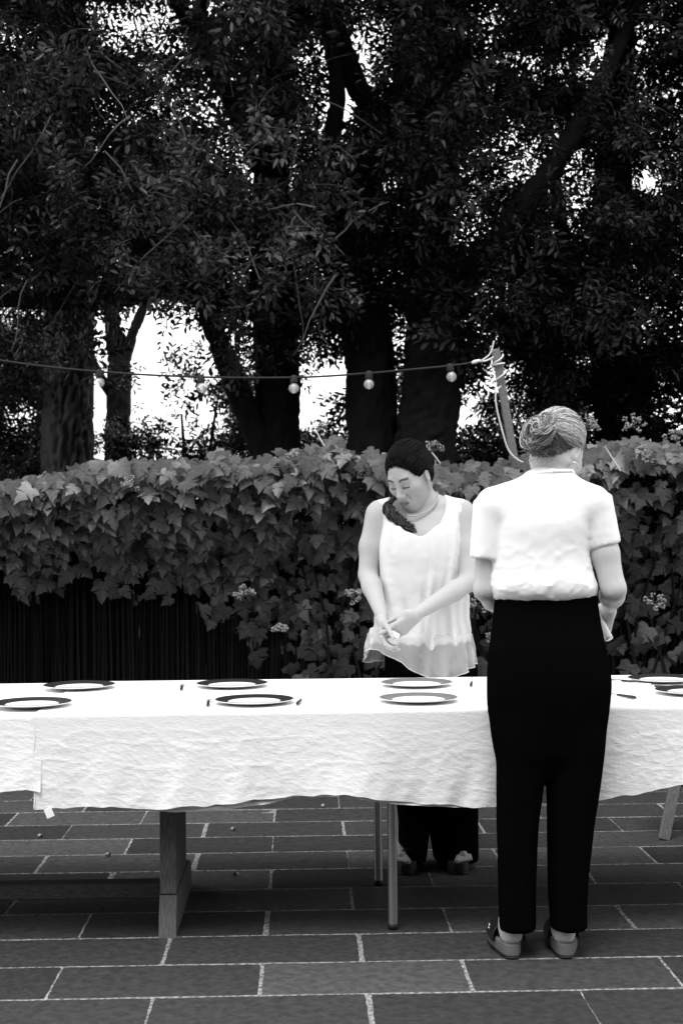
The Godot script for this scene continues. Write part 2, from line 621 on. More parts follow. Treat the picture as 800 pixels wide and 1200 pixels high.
func build_trees() -> void:
	var sprays := [leaf_spray(1, 16, 0.052, 0.020, 0.16), leaf_spray(2, 14, 0.046, 0.018, 0.13), leaf_spray(3, 18, 0.056, 0.021, 0.2)]
	var holes := []
	for h in OPENINGS: holes.append(opening(h[0], h[1], h[2]))

	# pine with plated bark
	var pine := thing("pine_tree", "pine with a straight trunk of plated bark behind the bare brushwood fence", "tree", Vector3(-1.80, 0, -11.0))
	var pn := noise(41, 1.0, 3)
	var ps := smooth_path([Vector3(0, -0.1, 0), Vector3(0.01, 1.0, 0), Vector3(0.03, 2.4, 0), Vector3(0.06, 4.0, 0.05), Vector3(0.0, 7.0, 0.1), Vector3(0.1, 9.5, 0)], [0.25, 0.2, 0.185, 0.175, 0.15, 0.07], 60)
	var plate := func(th: float, _i: float, p: Vector3) -> float:
		var w := pn.get_noise_3d(cos(th) * 1.2, p.y * 4.0, sin(th) * 1.2 + 9.0)
		var v := absf(pn.get_noise_3d(cos(th + w * 0.15) * 3.4, p.y * 2.1, sin(th + w * 0.15) * 3.4))
		return 0.034 * smoothstep(0.02, 0.3, v) - 0.02 + 0.006 * w
	obj("trunk", tube(ps[0], ps[1], 72, plate), M.bark_pine, pine)
	var pc := Node3D.new()
	pc.name = "crown"
	pine.add_child(pc)
	crown(pc, 77, [[Vector3(-1.6, 5.2, -1.6), Vector3(1.6, 9.8, 1.6)]], 60.0, 0.03, sprays, [])

	# holm oak in front of the pine
	var o1 := thing("oak_tree", "oak whose low horizontal bough crosses in front of the pine trunk", "tree", Vector3(-0.14, 0, -9.6))
	wood_part("trunk", [Vector3(0.02, -0.1, 0), Vector3(0, 1.2, 0), Vector3(0, 2.2, 0), Vector3(-0.02, 3.0, 0), Vector3(-0.02, 3.8, 0.05), Vector3(0.05, 5.2, 0)], [0.2, 0.16, 0.145, 0.14, 0.11, 0.06], M.bark, o1, 44, 0.014)
	wood_part("limb", [Vector3(-0.02, 2.75, 0.05), Vector3(-0.5, 2.86, 0.5), Vector3(-1.04, 2.81, 0.6), Vector3(-1.5, 2.79, 0.6), Vector3(-2.3, 2.83, 0.6)], [0.09, 0.08, 0.075, 0.065, 0.04], M.bark, o1, 16, 0.01)
	wood_part("limb", [Vector3(-0.02, 3.6, 0.05), Vector3(-0.35, 4.3, 0.2), Vector3(-0.73, 5.0, 0.0), Vector3(-1.0, 5.2, 0.1)], [0.08, 0.06, 0.045, 0.03], M.bark, o1, 12, 0.008)
	wood_part("limb", [Vector3(-0.0, 3.9, 0.05), Vector3(-0.5, 4.55, 0.0), Vector3(-0.43, 5.0, 0.0)], [0.06, 0.045, 0.03], M.bark, o1, 10, 0.006)
	var c1 := Node3D.new()
	c1.name = "crown"
	o1.add_child(c1)
	c1.position = -o1.position
	# bare twigs among the leaves, the light on them put into a pale colour
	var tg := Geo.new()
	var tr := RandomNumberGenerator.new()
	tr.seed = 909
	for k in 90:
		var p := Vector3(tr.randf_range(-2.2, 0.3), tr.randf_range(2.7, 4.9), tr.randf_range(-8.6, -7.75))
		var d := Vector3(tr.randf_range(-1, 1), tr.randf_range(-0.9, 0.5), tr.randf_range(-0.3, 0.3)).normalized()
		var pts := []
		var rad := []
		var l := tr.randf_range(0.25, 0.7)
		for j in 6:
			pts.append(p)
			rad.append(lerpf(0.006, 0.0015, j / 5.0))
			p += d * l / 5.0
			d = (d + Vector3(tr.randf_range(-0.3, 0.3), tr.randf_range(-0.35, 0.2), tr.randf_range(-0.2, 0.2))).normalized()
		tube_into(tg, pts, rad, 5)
	var tb := obj("twigs", tg.done(), M.twig_lit_tone, c1)
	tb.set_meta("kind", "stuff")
	crown(c1, 21, [[Vector3(-3.6, 3.0, -10.4), Vector3(0.3, 7.0, -7.7)], [Vector3(-2.6, 2.75, -9.2), Vector3(-0.1, 3.5, -7.9), 0.7], [Vector3(-1.3, 2.55, -8.6), Vector3(0.3, 3.6, -7.7), 0.7], [Vector3(-1.75, 2.35, -9.6), Vector3(-0.3, 2.95, -8.7), 0.42], [Vector3(-0.7, 2.3, -9.3), Vector3(0.3, 2.95, -8.6), 0.5]], 540.0, 0.036, sprays, holes, -0.25)  # leaf tone raised to stand for the light on this crown

	# thin leaning oak beside it
	var o2 := thing("leaning_tree", "slim dark tree leaning towards the pine", "tree", Vector3(-0.05, 0, -9.5))
	wood_part("trunk", [Vector3(0.55, -0.1, 0), Vector3(0.15, 1.0, 0), Vector3(-0.17, 1.78, 0), Vector3(-0.32, 2.18, 0), Vector3(-0.47, 2.55, 0), Vector3(-0.6, 2.95, 0), Vector3(-0.75, 3.6, -0.1)], [0.1, 0.085, 0.078, 0.073, 0.065, 0.055, 0.03], M.bark, o2, 28, 0.01)
	var c2 := Node3D.new()
	c2.name = "crown"
	o2.add_child(c2)
	c2.position = -o2.position
	crown(c2, 31, [[Vector3(-1.0, 2.75, -9.9), Vector3(0.0, 3.9, -9.2)], [Vector3(-0.35, 2.3, -10.4), Vector3(0.45, 3.4, -9.8), 0.6]], 620.0, 0.014, sprays, holes, -0.3)

	# oak with the forked limb
	var o3 := thing("forked_oak", "dark oak trunk with a curved limb forking high against the sky", "tree", Vector3(0.48, 0, -9.2))
	wood_part("trunk", [Vector3(0.02, -0.1, 0), Vector3(0, 1.2, 0), Vector3(-0.01, 2.26, 0), Vector3(-0.04, 2.6, 0), Vector3(-0.14, 3.0, 0), Vector3(-0.05, 3.45, 0), Vector3(0.04, 3.9, 0), Vector3(-0.12, 4.3, 0), Vector3(-0.26, 4.8, 0), Vector3(-0.3, 5.6, 0.1)], [0.2, 0.17, 0.155, 0.15, 0.14, 0.1, 0.075, 0.06, 0.05, 0.03], M.bark, o3, 44, 0.014)
	wood_part("limb", [Vector3(-0.12, 2.95, 0), Vector3(-0.3, 3.5, 0.1), Vector3(-0.22, 4.1, 0.2), Vector3(-0.35, 4.9, 0.2)], [0.08, 0.06, 0.05, 0.03], M.bark, o3, 12, 0.008)
	wood_part("limb", [Vector3(0.03, 3.85, 0), Vector3(0.2, 4.3, 0), Vector3(0.1, 5.2, 0)], [0.05, 0.04, 0.025], M.bark, o3, 10, 0.006)
	var c3 := Node3D.new()
	c3.name = "crown"
	o3.add_child(c3)
	c3.position = -o3.position
	crown(c3, 51, [[Vector3(-0.3, 2.5, -10.6), Vector3(1.1, 6.6, -8.5)], [Vector3(-0.1, 1.7, -11.2), Vector3(1.0, 3.2, -9.9), 0.95]], 520.0, 0.008, sprays, holes, -0.25)  # canopy shade put into the near-black leaf tone

	# big oak in the middle
	var o4 := thing("oak_tree", "thick dark oak trunk nearest the leaning wooden stake", "tree", Vector3(0.84, 0, -9.0))
	wood_part("trunk", [Vector3(-0.12, -0.1, 0), Vector3(-0.06, 1.5, 0), Vector3(-0.01, 2.07, 0), Vector3(0.02, 2.5, 0), Vector3(0, 3.05, 0), Vector3(-0.02, 3.6, 0), Vector3(-0.09, 4.15, 0), Vector3(-0.1, 5.5, 0)], [0.24, 0.2, 0.18, 0.165, 0.15, 0.135, 0.12, 0.07], M.bark, o4, 44, 0.016)
	wood_part("limb", [Vector3(0, 2.6, 0), Vector3(0.4, 3.1, 0.2), Vector3(0.9, 3.8, 0.3), Vector3(1.3, 4.6, 0.2)], [0.1, 0.075, 0.06, 0.03], M.bark, o4, 12, 0.008)
	var c4 := Node3D.new()
	c4.name = "crown"
	o4.add_child(c4)
	c4.position = -o4.position
	crown(c4, 61, [[Vector3(0.45, 2.4, -10.4), Vector3(2.2, 6.6, -7.9)], [Vector3(0.95, 2.1, -10.2), Vector3(1.9, 3.0, -8.9), 0.7]], 540.0, 0.012, sprays, holes, -0.24)  # leaf tone lowered to carry the shade of the middle crowns

	# dark oak to the right
	var o5 := thing("oak_tree", "broad dark oak with leaves hanging down to the flowering ivy", "tree", Vector3(2.3, 0, -10.2))
	wood_part("trunk", [Vector3(0.0, -0.1, 0), Vector3(0.05, 1.5, 0), Vector3(-0.05, 3.0, 0), Vector3(0.1, 5.5, 0)], [0.22, 0.18, 0.15, 0.08], M.bark, o5, 20, 0.012)
	wood_part("limb", [Vector3(-0.03, 2.4, 0), Vector3(-0.4, 3.0, 0.4), Vector3(-0.6, 3.8, 0.8)], [0.08, 0.06, 0.03], M.bark, o5, 12, 0.008)
	var c5 := Node3D.new()
	c5.name = "crown"
	o5.add_child(c5)
	c5.position = -o5.position
	crown(c5, 71, [[Vector3(1.5, 2.1, -11.2), Vector3(5.0, 7.0, -8.3)], [Vector3(1.0, 1.2, -11.4), Vector3(4.6, 2.8, -9.6), 1.25]], 560.0, 0.008, sprays, holes, -0.24)  # unlit look of this crown put into its very dark leaf tone

	# thin forked tree far behind, against the bright gap
	var o6 := thing("young_tree", "thin forked tree standing against the bright sky beside the pine trunk", "tree", Vector3(-1.64, 0, -13.0))
	wood_part("trunk", [Vector3(-0.05, -0.1, 0), Vector3(-0.02, 1.5, 0), Vector3(0, 2.27, 0), Vector3(0.01, 2.82, 0), Vector3(-0.04, 3.2, 0), Vector3(-0.06, 3.6, 0), Vector3(-0.1, 4.4, 0)], [0.14, 0.12, 0.11, 0.1, 0.07, 0.055, 0.03], M.bark_pale, o6, 28, 0.01)
	wood_part("limb", [Vector3(0.01, 2.75, 0), Vector3(0.12, 3.08, 0), Vector3(0.24, 3.4, 0), Vector3(0.3, 4.0, 0)], [0.07, 0.05, 0.04, 0.02], M.bark_pale, o6, 12, 0.006)
	wood_part("limb", [Vector3(-0.02, 2.5, 0), Vector3(-0.22, 2.9, 0.1), Vector3(-0.3, 3.5, 0.1)], [0.05, 0.04, 0.02], M.bark_pale, o6, 10, 0.005)
	var c6 := Node3D.new()
	c6.name = "crown"
	o6.add_child(c6)
	c6.position = -o6.position
	crown(c6, 81, [[Vector3(-2.6, 3.55, -13.6), Vector3(-0.6, 5.5, -12.4)]], 200.0, 0.03, sprays, holes)

	# shrubs standing behind the hedge
	var sh := [
		[Vector3(-0.95, 0, -12.2), 0.66, 2.9, 560.0, 0.015, "tall loose shrub silhouetted in the bright gap between pine and oak"],
		[Vector3(-1.75, 0, -12.4), 0.5, 2.3, 480.0, 0.09, "pale-leaved shrub directly behind the pine trunk"],
		[Vector3(-2.6, 0, -11.4), 0.75, 3.0, 620.0, 0.05, "bushy shrub at the pine's outer side, behind the brushwood fence"],
		[Vector3(-2.9, 0, -12.4), 0.9, 3.6, 520.0, 0.04, "tall dense shrub filling the space under the oak's horizontal bough"],
		[Vector3(0.05, 0, -13.0), 0.6, 2.6, 420.0, 0.015, "low open shrub between the dark oak trunks"],
		[Vector3(1.25, 0, -12.0), 0.55, 2.45, 520.0, 0.015, "open shrub behind the leaning wooden stake"],
		[Vector3(2.2, 0, -12.6), 0.9, 2.9, 420.0, 0.02, "dark shrub behind the broad oak's hanging leaves"],
		[Vector3(-0.3, 0, -12.6), 0.65, 2.7, 620.0, 0.015, "small shrub at the foot of the slim leaning tree"],
	]
	for k in sh.size():
		var s: Array = sh[k]
		var at: Vector3 = s[0]
		var w: float = s[1]
		var h: float = s[2]
		var t := thing("shrub", s[5], "shrub", at)
		wood_part("stem", [Vector3(0, -0.1, 0), Vector3(0.03, h * 0.4, 0), Vector3(-0.05, h * 0.8, 0)], [0.04, 0.03, 0.01], M.bark, t, 8, 0.003, 4)
		wood_part("stem", [Vector3(0.02, h * 0.2, 0), Vector3(0.2 * w, h * 0.55, 0.05), Vector3(0.4 * w, h * 0.85, 0)], [0.025, 0.02, 0.008], M.bark, t, 8, 0.003, 4)
		var cc := Node3D.new()
		cc.name = "foliage"
		t.add_child(cc)
		cc.position = -at
		crown(cc, 200 + k, [[at + Vector3(-w, h * 0.35, -w), at + Vector3(w, h, w)]], s[3], s[4], sprays, holes, -0.22)

	# hedge added out of view behind the camera to hold back low sky light
	var th := thing("added_shade_hedge", "added unseen hedge behind the camera that blocks low frontal sky light", "hedge", Vector3(0, 0, 6.0))
	var hn := noise(97, 0.9, 4)
	var hg := Geo.new()
	var prof := [Vector2(0.0, 0.0), Vector2(0.1, 2.0), Vector2(0.12, 4.5), Vector2(0.15, 6.6), Vector2(0.5, 7.4), Vector2(1.2, 7.6), Vector2(1.9, 7.2), Vector2(2.1, 4.0), Vector2(2.1, 0.0)]
	var hrows := []
	for i in 121:
		var x := -14.0 + 28.0 * i / 120.0
		var row := []
		for q in prof: row.append(hg.add(Vector3(x, q.y + 0.25 * hn.get_noise_2d(x, q.y), q.x + 0.3 * hn.get_noise_2d(x, q.y + 30.0))))
		hrows.append(row)
	for i in 120:
		for k in prof.size() - 1: hg.quad(hrows[i + 1][k], hrows[i][k], hrows[i][k + 1], hrows[i + 1][k + 1])
	obj("foliage", hg.done(), M.clipped, th)

# ---------------------------------------------------------------- brushwood fence and ivy
func ivy_leaf(sd: int) -> ArrayMesh:
	var r := RandomNumberGenerator.new()
	r.seed = sd
	var half := [Vector2(0.0, 0.04), Vector2(0.10, -0.06), Vector2(0.24, -0.10), Vector2(0.40, -0.02), Vector2(0.50, 0.10), Vector2(0.42, 0.22), Vector2(0.44, 0.34), Vector2(0.53, 0.50), Vector2(0.36, 0.53), Vector2(0.24, 0.60), Vector2(0.17, 0.76), Vector2(0.08, 0.90), Vector2(0.0, 1.02)]
	var cup := r.randf_range(0.1, 0.32)
	var curl := r.randf_range(0.0, 0.3)
	var g := Geo.new()
	var mids := []
	for k in 4:
		var y := [0.08, 0.34, 0.62, 0.98][k] as float
		mids.append(g.add(Vector3(0, y, -curl * y * y), Color.WHITE, Vector2(0.5, y * 0.8 + 0.1)))
	for s in [-1.0, 1.0]:
		var ring := []
		for p in half:
			var q := Vector2(p.x * s * r.randf_range(0.9, 1.1), p.y + r.randf_range(-0.03, 0.03) * (1.0 if p.x > 0.0 else 0.0))
			var fold := cup * absf(q.x) - 0.34 * q.x * q.x - curl * q.y * q.y + r.randf_range(-0.03, 0.03)
			ring.append(g.add(Vector3(q.x, q.y, fold), Color.WHITE, Vector2(0.5 + q.x * 0.8, q.y * 0.8 + 0.1)))
		for i in ring.size() - 1:
			var my: float = (half[i].y + half[i + 1].y) * 0.5
			var m: int = mids[0] if my < 0.12 else (mids[1] if my < 0.5 else (mids[2] if my < 0.85 else mids[3]))
			if s < 0: g.tri(m, ring[i + 1], ring[i])
			else: g.tri(m, ring[i], ring[i + 1])
		# close the fans between neighbouring midrib points
		for pair in [[0, 1, 4], [1, 2, 8], [2, 3, 10]]:
			if s < 0: g.tri(mids[pair[0]], mids[pair[1]], ring[pair[2]])
			else: g.tri(mids[pair[1]], mids[pair[0]], ring[pair[2]])
	return g.done()

func leaf_vein_texture() -> ImageTexture:
	var im := Image.create(128, 128, false, Image.FORMAT_RGB8)
	var n := noise(91, 0.06, 3)
	var base := Vector2(0.5, 0.14)
	var tips := [Vector2(0.5, 0.92), Vector2(0.92, 0.5), Vector2(0.08, 0.5), Vector2(0.9, 0.18), Vector2(0.1, 0.18)]
	for y in 128:
		for x in 128:
			var p := Vector2(x + 0.5, y + 0.5) / 128.0
			var v := 0.62 + 0.16 * n.get_noise_2d(x, y)
			for t in tips:
				var d: Vector2 = t - base
				var h := clampf((p - base).dot(d) / d.length_squared(), 0, 1)
				var e := (p - base - d * h).length()
				v += 0.32 * exp(-pow(e / lerpf(0.016, 0.006, h), 2))
			im.set_pixel(x, y, grey(clampf(v, 0, 1)))
	im.generate_mipmaps()
	return ImageTexture.create_from_image(im)

func curve_at(tab: Array, x: float) -> float:
	if x <= tab[0][0]: return tab[0][1]
	for i in tab.size() - 1:
		if x <= tab[i + 1][0]:
			return lerpf(tab[i][1], tab[i + 1][1], (x - tab[i][0]) / (tab[i + 1][0] - tab[i][0]))
	return tab[-1][1]

func build_hedge() -> void:
	# fence of upright twigs wired to rails
	var fence := thing("brushwood_fence", "dark brushwood fence of thin upright twigs under the ivy", "fence", Vector3(0, 0, -7.62))
	for y in [0.35, 0.95, 1.4]:
		obj("rail", tube([Vector3(-4.2, y, -0.06), Vector3(0, y + 0.01, -0.06), Vector3(4.8, y, -0.06)], [0.02, 0.02, 0.02], 6), M.twig_rail, fence)
	var tw := Geo.new()
	tube_into(tw, [Vector3(0, 0, 0), Vector3(0.004, 0.5, 0.002), Vector3(-0.003, 1.0, 0)], [0.0065, 0.006, 0.003], 5)
	rng.seed = 5
	var xf := []
	var cols := []
	for k in 5200:
		var x := rng.randf_range(-4.2, 4.8)
		var b := Basis(Vector3.UP, rng.randf() * TAU) * Basis(Vector3.RIGHT, rng.randf_range(-0.03, 0.03)) * Basis(Vector3.BACK, rng.randf_range(-0.03, 0.03))
		b = b.scaled(Vector3(1, rng.randf_range(1.25, 1.55), 1) * 1.0)
		xf.append(Transform3D(b, Vector3(x, -0.05, rng.randf_range(-0.045, 0.035))))
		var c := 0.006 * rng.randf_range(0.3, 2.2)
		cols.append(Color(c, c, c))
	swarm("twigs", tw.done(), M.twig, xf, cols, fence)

	# ivy
	var ivy := thing("ivy_hedge", "thick ivy with broad lobed leaves tumbling over the brushwood fence", "ivy", Vector3(0, 0, -7.55))
	var top := [[-4.0, 1.55], [-1.49, 1.60], [-1.24, 1.66], [-0.98, 1.70], [-0.64, 1.69], [-0.38, 1.73], [-0.09, 1.74], [0.22, 1.80], [0.39, 1.76], [0.82, 1.66], [1.08, 1.69], [1.51, 1.78], [1.77, 1.80], [1.95, 1.78], [4.8, 1.75]]
	var low := [[-4.0, 1.02], [-1.53, 1.02], [-1.09, 0.95], [-0.66, 0.86], [-0.45, 0.76], [-0.25, 0.55], [0.0, 0.4], [0.4, 0.15], [4.8, 0.1]]
	var bn := noise(15, 1.3, 2)
	# woody core that fills the ivy from inside
	var stems := []
	for k in 46:
		var x := rng.randf_range(-0.1, 3.8)
		var h := curve_at(top, x)
		var pts := []
		var rad := []
		for j in 7:
			var t := j / 6.0
			pts.append(Vector3(x + sin(t * 4.0 + k) * 0.12, t * (h - 0.1), 0.0 + 0.2 * smoothstep(0.4, 0.9, t) + 0.04 * sin(k + t * 5.0)))
			rad.append(lerpf(0.012, 0.004, t))
		obj("stem", tube(pts, rad, 5), M.bark, ivy)
	var leaves := []
	for k in 7000:
		var x := rng.randf_range(-3.4, 4.0)
		var tp := curve_at(top, x) + 0.05 * bn.get_noise_1d(x * 4.0)
		var lo := curve_at(low, x) + 0.3 * bn.get_noise_1d(x * 3.0 + 50.0)
		var u := rng.randf()
		var depth := rng.randf()
		var p := Vector3.ZERO
		var nrm := Vector3.ZERO
		if u < 0.34:
			# over the top
			var a := rng.randf()
			p = Vector3(x, tp - 0.03 - 0.10 * a * a, lerpf(-0.22, 0.47, a))
			nrm = Vector3(0, 1.0, 0.25 + 0.7 * a)
			p.y -= 0.09 * depth
		else:
			var v := rng.randf()
			var y := lerpf(lo, tp - 0.08, v)
			if rng.randf() > 0.12 + 0.88 * smoothstep(lo, lo + 0.34, y): continue
			var t := y / tp
			var bulge := 0.03 + 0.46 * smoothstep(0.52, 0.92, t) + 0.05 * bn.get_noise_2d(x * 2.0, y * 2.0)
			p = Vector3(x, y, bulge - 0.22 * depth * depth)
			nrm = Vector3(0, 0.95 * smoothstep(0.55, 0.95, t) - 0.25, 1.0)
		nrm = (nrm.normalized() + Vector3(rng.randf_range(-0.65, 0.65), rng.randf_range(-0.4, 0.5), rng.randf_range(-0.2, 0.3))).normalized()
		var hang := Vector3(rng.randf_range(-1.2, 1.2), -1.0, 0.25)
		var yy := (hang - nrm * hang.dot(nrm)).normalized()
		var size: float = (rng.randf_range(0.07, 0.128) if rng.randf() < 0.75 else rng.randf_range(0.04, 0.07))
		var b := Basis(yy.cross(nrm), yy, nrm)
		p -= yy * size * 0.5
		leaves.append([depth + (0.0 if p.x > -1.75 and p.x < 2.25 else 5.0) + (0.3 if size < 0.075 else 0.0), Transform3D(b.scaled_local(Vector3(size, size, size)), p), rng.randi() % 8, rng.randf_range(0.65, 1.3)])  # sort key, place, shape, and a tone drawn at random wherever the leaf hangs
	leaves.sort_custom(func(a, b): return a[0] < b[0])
	var shapes := [ivy_leaf(1), ivy_leaf(2), ivy_leaf(3), ivy_leaf(4), ivy_leaf(5), ivy_leaf(6), ivy_leaf(7), ivy_leaf(8)]
	var mats := []
	var vt := leaf_vein_texture()
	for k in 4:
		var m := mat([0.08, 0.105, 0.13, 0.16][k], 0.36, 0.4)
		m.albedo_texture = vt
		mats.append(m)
	var rest_x := [[], [], [], [], [], [], [], []]
	var rest_c := [[], [], [], [], [], [], [], []]
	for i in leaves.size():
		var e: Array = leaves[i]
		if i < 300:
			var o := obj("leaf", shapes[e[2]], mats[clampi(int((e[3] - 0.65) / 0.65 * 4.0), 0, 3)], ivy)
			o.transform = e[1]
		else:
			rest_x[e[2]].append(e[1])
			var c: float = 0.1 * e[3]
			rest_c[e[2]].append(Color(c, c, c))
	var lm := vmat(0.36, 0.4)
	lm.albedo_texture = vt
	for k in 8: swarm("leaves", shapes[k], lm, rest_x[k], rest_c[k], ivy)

	# umbels of small pale flowers
	var umb := [[-0.28, 0.99, 0.32, 0.05], [0.26, 0.97, 0.34, 0.055], [1.80, 0.92, 0.34, 0.06], [1.46, 1.83, 0.30, 0.075], [1.70, 1.83, 0.34, 0.06], [1.73, 1.67, 0.46, 0.06], [0.89, 0.93, 0.3, 0.06], [-0.02, 1.66, 0.42, 0.05], [-0.83, 1.55, 0.48, 0.04], [-0.10, 0.80, 0.28, 0.04], [1.40, 1.80, 0.3, 0.05], [1.9, 1.76, 0.4, 0.05], [0.70, 1.72, 0.2, 0.05], [1.0, 0.75, 0.3, 0.05]]
	for e in umb:
		var g := Geo.new()
		var n := 11
		for j in n:
			var d: Vector3 = Vector3(rng.randf_range(-1, 1), rng.randf_range(-0.5, 1), rng.randf_range(-0.2, 1)).normalized() * e[3] * rng.randf_range(0.75, 1.1)
			tube_into(g, [Vector3.ZERO, d], [0.0015, 0.0015], 3, Color(0.2, 0.2, 0.2), null, false)
			for s in 9:
				var q := Vector3(rng.randf_range(-1, 1), rng.randf_range(-1, 1), rng.randf_range(-1, 1)).normalized() * 0.011
				var c := rng.randf_range(0.16, 0.34)
				lathe_into(g, [[0.0, -0.005], [0.005, -0.002], [0.005, 0.003], [0.0, 0.005]], 5, Transform3D(Basis.looking_at(-q.normalized(), Vector3(0.1, 1, 0.2).normalized()), d + q), Color(c, c, c))
		var fl := obj("flower_cluster", g.done(), M.flower, ivy)
		fl.position = Vector3(e[0], e[1], e[2])
	for e in [[0.76, 1.66, -0.05, 0.1], [1.6, 1.6, 0.5, 0.12], [0.15, 1.72, 0.3, 0.14]]:
		obj("tendril", tube([Vector3(e[0], e[1], e[2]), Vector3(e[0] - 0.03, e[1] + 0.04, e[2] + 0.02), Vector3(e[0] - 0.08, e[1] + e[3], e[2] + 0.02)], [0.005, 0.004, 0.002], 5), M.cord, ivy)

# ---------------------------------------------------------------- stake, cord and string of bulbs
func build_string() -> void:
	var stake := thing("wooden_stake", "weathered square wooden stake leaning out of the ivy", "stake", Vector3(1.42, 0, -7.56))
	var a := Vector3(0, 0, 0)
	var b := Vector3(-0.41, 2.235, 0.31)
	var up := (b - a).normalized()
	var bs := Basis(up.cross(Vector3.BACK).normalized(), up, Vector3.BACK)
	bs.z = bs.x.cross(up)
	obj("pole", box(Vector3(-0.019, -0.05, -0.018), Vector3(0.019, (b - a).length(), 0.018), 0.003, Transform3D(bs, a)), M.wood_pale, stake)

	var cord := thing("white_cord", "thin white cord wound round the top of the leaning stake", "cord", Vector3(1.42, 0, -7.56))
	var along := func(h: float) -> Vector3: return a + up * h
	var pts := []
	for k in 41:
		var t := k / 40.0
		var th := t * TAU * 3.0
		pts.append(along.call(2.26 - 0.13 * t - 0.02 * sin(t * 9.0)) + (bs.x * cos(th) + bs.z * sin(th)) * 0.033)
	var rad := []
	for k in pts.size(): rad.append(0.0045)
	obj("winding", tube(pts, rad, 6), M.cord, cord)
	var tail := smooth_path([pts[-1], along.call(2.05) + Vector3(-0.045, 0, 0.03), along.call(1.85) + Vector3(-0.04, 0, 0.03), along.call(1.76) + Vector3(-0.01, -0.02, 0.03), along.call(1.70) + Vector3(0.08, -0.02, 0.04), along.call(1.69) + Vector3(0.2, -0.03, 0.02)], [0.0045, 0.0045, 0.0045, 0.0045, 0.0045, 0.004], 6)
	obj("tail", tube(tail[0], tail[1], 6), M.cord, cord)
	var tip := Vector3(0.90 - 1.42, 2.165, 0.36)
	var link := smooth_path([along.call(2.25) + Vector3(-0.02, 0, 0.03), tip.lerp(along.call(2.25), 0.5) + Vector3(0, -0.005, 0), tip], [0.005, 0.005, 0.005], 6)
	obj("link", tube(link[0], link[1], 6), M.cord, cord)
	var tf := smooth_path([tip + Vector3(0.03, 0.005, 0), tip + Vector3(0.075, 0.04, 0.005), tip + Vector3(0.095, 0.105, 0.01)], [0.0045, 0.0045, 0.004], 6)
	obj("loose_end", tube(tf[0], tf[1], 6), M.cord, cord)
	obj("knot", tube([tip + Vector3(-0.02, -0.006, 0), tip, tip + Vector3(0.025, 0.008, 0)], [0.006, 0.011, 0.006], 8), M.cord, cord)

	var st := thing("string_light", "dark cable of festoon bulbs strung along above the ivy hedge", "string lights", Vector3(0, 0, -7.2))
	var cab := smooth_path([Vector3(-3.4, 2.6, 0), Vector3(-2.3, 2.33, 0), Vector3(-1.5, 2.185, 0), Vector3(-1.0, 2.125, 0), Vector3(-0.49, 2.095, 0), Vector3(-0.02, 2.09, 0), Vector3(0.36, 2.11, 0), Vector3(0.77, 2.145, 0), Vector3(0.90, 2.165, 0)], [0.0055, 0.0055, 0.0055, 0.0055, 0.0055, 0.0055, 0.0055, 0.0055, 0.0055], 6)
	obj("cable", tube(cab[0], cab[1], 6), M.rubber, st)
	for e in [[-2.25, 2.32], [-1.0, 2.125], [-0.49, 2.095], [-0.02, 2.09], [0.36, 2.11], [0.77, 2.145]]:
		var so := obj("socket", lathe([[0.0, 0.016], [0.014, 0.014], [0.019, 0.004], [0.019, -0.022], [0.016, -0.028], [0.0, -0.028]], 14), M.rubber, st)
		so.position = Vector3(e[0], e[1] - 0.004, 0)
		so.rotation = Vector3(rng.randf_range(-0.15, 0.15), 0, rng.randf_range(-0.15, 0.15))
		var prof := []
		for k in 13:
			var t := PI * (k / 12.0)
			prof.append([maxf(0.026 * sin(t), 0.0), -0.052 - 0.026 * -cos(t) * -1.0])
		prof[0] = [0.012, -0.026]
		obj("globe", lathe(prof, 18), M.bulb, so)
		obj("filament_stem", tube([Vector3(0, -0.027, 0), Vector3(0, -0.045, 0), Vector3(0.004, -0.055, 0)], [0.006, 0.003, 0.0015], 6), M.filament, so)

# ---------------------------------------------------------------- tables and cloths
const Z_BACK := -5.455
const Z_FRONT := -4.515
const Y_TOP := 0.742

